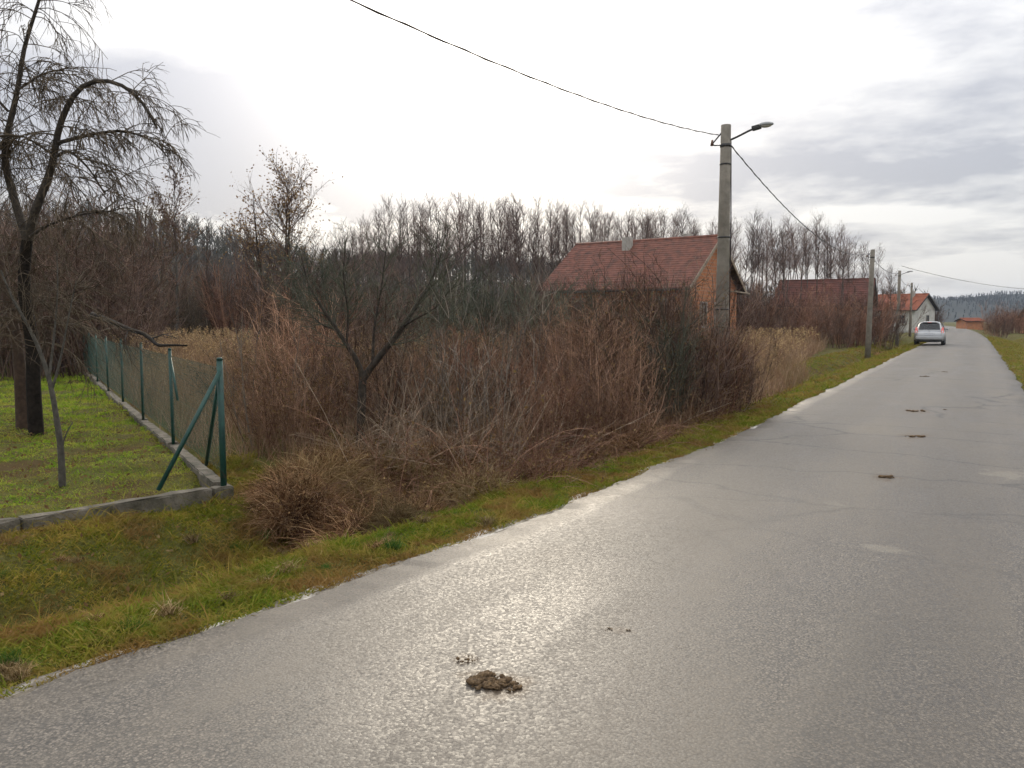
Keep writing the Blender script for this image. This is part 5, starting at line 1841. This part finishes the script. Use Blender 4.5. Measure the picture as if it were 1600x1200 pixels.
# ------------------------------------------------------------------ the car
def car():
    m, t, b = new_mat('silver_car_paint')
    b.inputs['Base Color'].default_value = (0.42, 0.43, 0.44, 1)
    b.inputs['Metallic'].default_value = 0.55
    b.inputs['Roughness'].default_value = 0.32
    b.inputs['Coat Weight'].default_value = 0.6
    fl = noise(t, 300, 2, 0.5, t.nodes.new('ShaderNodeTexCoord').outputs['Object'])
    t.links.new(mixc(t, fl, (0.38, 0.39, 0.40), (0.47, 0.48, 0.49)), b.inputs['Base Color'])
    paint = m
    black = plain('black_plastic', (0.012, 0.012, 0.013), (0.022, 0.022, 0.023), 30, 0.55)
    red, t, b = new_mat('tail_light_red')
    rc = mixc(t, rng_map(t, noise(t, 25, 2, 0.5), 0.3, 0.7, 0, 1), (0.55, 0.10, 0.09), (0.7, 0.2, 0.17))
    t.links.new(rc, b.inputs['Base Color'])
    b.inputs['Roughness'].default_value = 0.12
    t.links.new(rc, b.inputs['Emission Color'])
    b.inputs['Emission Strength'].default_value = 0.25
    clear = plain('clear_light_lens', (0.62, 0.55, 0.55), (0.75, 0.68, 0.68), 25, 0.12)
    platem = plain('plate_white', (0.6, 0.62, 0.66), (0.68, 0.7, 0.74), 20, 0.4)
    tyre = plain('tyre_rubber', (0.012, 0.012, 0.012), (0.024, 0.023, 0.022), 30, 0.85)
    rim = plain('alloy_rim', (0.35, 0.35, 0.36), None, 20, 0.35, metal=0.7)
    root = empty('parked_car', (-2.47, 56.5, 0.012), R(0.5))
    # body: rounded cross-sections lofted from tail (y = 0) to nose (y = 4.15)
    st = [(0.0, 0.34, 0.80, 0.66), (0.05, 0.27, 0.86, 0.80), (0.18, 0.22, 0.94, 0.84), (0.6, 0.19, 0.97, 0.86), (1.4, 0.18, 0.96, 0.865), (2.4, 0.18, 0.95, 0.865), (3.1, 0.18, 0.92, 0.855), (3.7, 0.20, 0.84, 0.82), (4.05, 0.25, 0.74, 0.72), (4.15, 0.32, 0.66, 0.58)]
    n = 24
    V = []
    for (y, z0, z1, hw) in st:
        for k in range(n):
            a = 2 * math.pi * k / n
            c, s = math.cos(a), math.sin(a)
            e = 0.42
            V.append((hw * math.copysign(abs(c) ** e, c), y, (z0 + z1) / 2 + (z1 - z0) / 2 * math.copysign(abs(s) ** e, s)))
    V = np.array(V)
    i = (np.arange(len(st) - 1)[:, None] * n + np.arange(n)[None])
    j = (np.arange(len(st) - 1)[:, None] * n + (np.arange(n)[None] + 1) % n)
    F = np.stack([i, j, j + n, i + n], -1).reshape(-1, 4)
    body = link('body', mesh_np('body', V, [F, np.arange(n)[None, ::-1], (np.arange(n) + (len(st) - 1) * n)[None]], smooth=True), paint, root)
    # cabin: tapered greenhouse
    st2 = [(0.10, 0.90, 0.76, 0.915, 0.74), (0.22, 0.90, 0.78, 1.18, 0.68), (0.42, 0.90, 0.80, 1.43, 0.60), (0.65, 0.90, 0.81, 1.485, 0.595), (1.6, 0.90, 0.82, 1.50, 0.60), (2.3, 0.90, 0.82, 1.42, 0.59), (2.75, 0.90, 0.80, 1.15, 0.66), (3.1, 0.88, 0.78, 0.93, 0.72)]
    V = []
    prof = [(1, 0), (0.97, 0.35), (0.93, 0.7), (0.86, 0.93), (0.6, 1.0), (0, 1.015)]
    half = prof + [(-a, b) for a, b in prof[-2::-1]]
    for (y, z0, hw, z1, hwt) in st2:
        for (u, w) in half:
            hwk = hw + (hwt - hw) * min(1, w)
            V.append((hwk * (u / (1 if abs(u) > 0.9 else 1)), y, z0 + (z1 - z0) * w))
    n = len(half)
    i = (np.arange(len(st2) - 1)[:, None] * n + np.arange(n - 1)[None])
    F = np.stack([i, i + 1, i + n + 1, i + n], -1).reshape(-1, 4)
    link('cabin', mesh_np('cabin', np.array(V), [F, np.arange(n)[None, ::-1], (np.arange(n) + (len(st2) - 1) * n)[None]], smooth=True), paint, root)

    def quad(name, pts, mat, parent=root, d=(0, -0.012, 0)):
        bm = bmesh.new()
        a = [bm.verts.new(p) for p in pts]
        f = bm.faces.new(a)
        r = bmesh.ops.extrude_face_region(bm, geom=[f])
        bmesh.ops.translate(bm, verts=[v for v in r['geom'] if isinstance(v, bmesh.types.BMVert)], vec=d)
        return bm_obj(name, bm, mat, parent)
    rw = quad('rear_window', [(-0.60, 0.135, 0.985), (0.60, 0.135, 0.985), (0.545, 0.335, 1.37), (0.3, 0.345, 1.395), (-0.3, 0.345, 1.395), (-0.545, 0.335, 1.37)], M['glass'], d=(0, -0.03, 0.005))
    box_obj('wiper', (0.12, 0.125, 1.02), (0.42, 0.015, 0.018), black, rw, rot=Matrix.Rotation(R(-8), 4, 'Y'))
    box_obj('roof_spoiler', (0, 0.33, 1.452), (1.05, 0.20, 0.035), paint, root, 0.012)
    box_obj('brake_light', (0, 0.225, 1.44), (0.22, 0.02, 0.02), red, root)
    for sg in (-1, 1):
        tl = quad('tail_light', [(sg * 0.66, 0.03, 0.78), (sg * 0.80, 0.13, 0.80), (sg * 0.775, 0.22, 1.12), (sg * 0.70, 0.20, 1.16), (sg * 0.655, 0.13, 0.98)], red, d=(sg * 0.012, -0.045, 0))
        quad('lens', [(sg * 0.68, -0.02, 0.80), (sg * 0.77, 0.06, 0.82), (sg * 0.76, 0.09, 0.93), (sg * 0.69, 0.04, 0.92)], clear, tl, d=(sg * 0.006, -0.02, 0))
        box_obj('mirror', (sg * 0.93, 2.55, 0.99), (0.18, 0.10, 0.13), paint, root, 0.03)
        box_obj('reflector', (sg * 0.62, 0.035, 0.40), (0.16, 0.02, 0.05), red, root)
        quad('side_window', [(sg * 0.815, 0.62, 0.95), (sg * 0.825, 2.55, 0.95), (sg * 0.665, 2.15, 1.36), (sg * 0.655, 0.75, 1.40)], M['glass'], d=(sg * 0.015, 0, 0))
        for y in (0.72, 3.30):
            wh = tube_obj('wheel', [(sg * 0.66, y, 0.305), (sg * 0.70, y, 0.305), (sg * 0.845, y, 0.305), (sg * 0.865, y, 0.305)], 0.305, 0.305, tyre, root, 24)
            tube_obj('rim', [(sg * 0.84, y, 0.305), (sg * 0.872, y, 0.305)], 0.19, 0.17, rim, wh, 16)
    box_obj('bumper', (0, 0.03, 0.47), (1.52, 0.14, 0.20), paint, root, 0.05)
    box_obj('lower_bumper', (0, 0.06, 0.32), (1.44, 0.12, 0.15), black, root, 0.03)
    box_obj('license_plate', (0, -0.012, 0.72), (0.52, 0.015, 0.115), platem, root)
    box_obj('badge', (0, 0.012, 0.90), (0.10, 0.02, 0.06), rim, root, 0.008)
    tag(root, 'silver hatchback car seen from behind on the left side of the road', 'car')


car()


# ------------------------------------------------------------------ manure on the road, litter
def manure(x, y, size, n, label, seed, flat=0.4, stretch=1.0):
    g = random.Random(seed)
    bm = bmesh.new()
    for k in range(n):
        a, r = g.uniform(0, 6.28), size * math.sqrt(g.random())
        s = g.choice([g.uniform(0.05, 0.12), g.uniform(0.1, 0.3)]) * size
        mat = Matrix.Translation((math.cos(a) * r * stretch, math.sin(a) * r, s * 0.25)) @ Matrix.Rotation(g.uniform(0, 6), 4, 'Z') @ Matrix.Diagonal((s * g.uniform(0.8, 1.5), s, s * flat * 1.4, 1))
        rr_ = bmesh.ops.create_icosphere(bm, subdivisions=2, radius=1.0, matrix=mat)
        for v in rr_['verts']:
            v.co += Vector((g.gauss(0, 1), g.gauss(0, 1), g.gauss(0, 1))) * s * 0.16
            v.co.z = max(v.co.z, -0.01)
    o = bm_obj('manure', bm, M['dung'], None, True)
    o.location = (x, y, 0.033)
    o.rotation_euler = (0, 0, YAW)
    tag(o, label, 'manure')


manure(-1.77, 2.86, 0.078, 90, 'largest clump of brown manure on the asphalt in the foreground', 1, 0.38, 1.2)
manure(-1.665, 2.87, 0.045, 40, 'small manure clump touching the right end of the largest clump', 8, 0.38)
manure(-1.98, 3.01, 0.038, 14, 'small flat manure bit just behind the largest clump', 2, 0.35, 1.4)
manure(-1.56, 3.67, 0.022, 7, 'thin scatter of manure crumbs right of the largest clump', 3, 0.3, 2.6)
manure(-1.45, 3.71, 0.020, 5, 'few manure crumbs at the right end of the thin scatter', 13, 0.3, 1.8)
manure(-0.71, 8.74, 0.065, 30, 'brown manure patch in mid-road, nearest of the farther ones', 4, 0.3, 1.2)
manure(-0.64, 12.04, 0.10, 34, 'wide dark manure patch in the middle of the road', 5, 0.25, 1.4)
manure(-0.82, 15.41, 0.10, 30, 'dark manure streak beyond the wide patch', 6, 0.25, 1.7)
manure(-0.40, 15.9, 0.04, 26, 'small manure dot right of the dark streak', 16, 0.25, 1.0)
manure(-1.16, 25.0, 0.10, 26, 'manure patch farther up the road towards the car', 7, 0.3, 1.2)
manure(-0.75, 27.5, 0.08, 20, 'farthest manure patch left of the road centre', 17, 0.3, 1.0)

bm = bmesh.new()
bmesh.ops.create_icosphere(bm, subdivisions=3, radius=1.0)
g = random.Random(5)
for v in bm.verts:
    v.co = Vector((v.co.x * 0.05, v.co.y * 0.03, v.co.z * 0.018)) * (1 + g.gauss(0, 0.10))
o = bm_obj('plastic_scrap', bm, M['litter'], None, True)
x, y = spot(-0.257, 6.75)
o.location = (x, y, hz(x, y) + 0.16)
o.rotation_euler = (0.5, 0.3, 1.0)
tag(o, 'crumpled pale plastic scrap caught in the dead grass', 'litter')

# ------------------------------------------------------------------ the damp winter air
hm = bpy.data.materials.new('winter_haze')
hm.use_nodes = True
ht = hm.node_tree
ht.nodes.clear()
pv = ht.nodes.new('ShaderNodeVolumePrincipled')
pv.inputs['Color'].default_value = (0.70, 0.82, 1.0, 1)
pv.inputs['Density'].default_value = 0.00023
pv.inputs['Anisotropy'].default_value = 0.0
ho = ht.nodes.new('ShaderNodeOutputMaterial')
ht.links.new(pv.outputs[0], ho.inputs['Volume'])
bm = bmesh.new()
bmesh.ops.create_cube(bm, size=1.0, matrix=Matrix.Translation((0, 2600, 31.0)) @ Matrix.Diagonal((8400, 7200, 66.0, 1)))
hb = bm_obj('haze', bm, hm)
tag(hb, 'thin bluish winter haze over the valley', 'haze', kind='stuff')
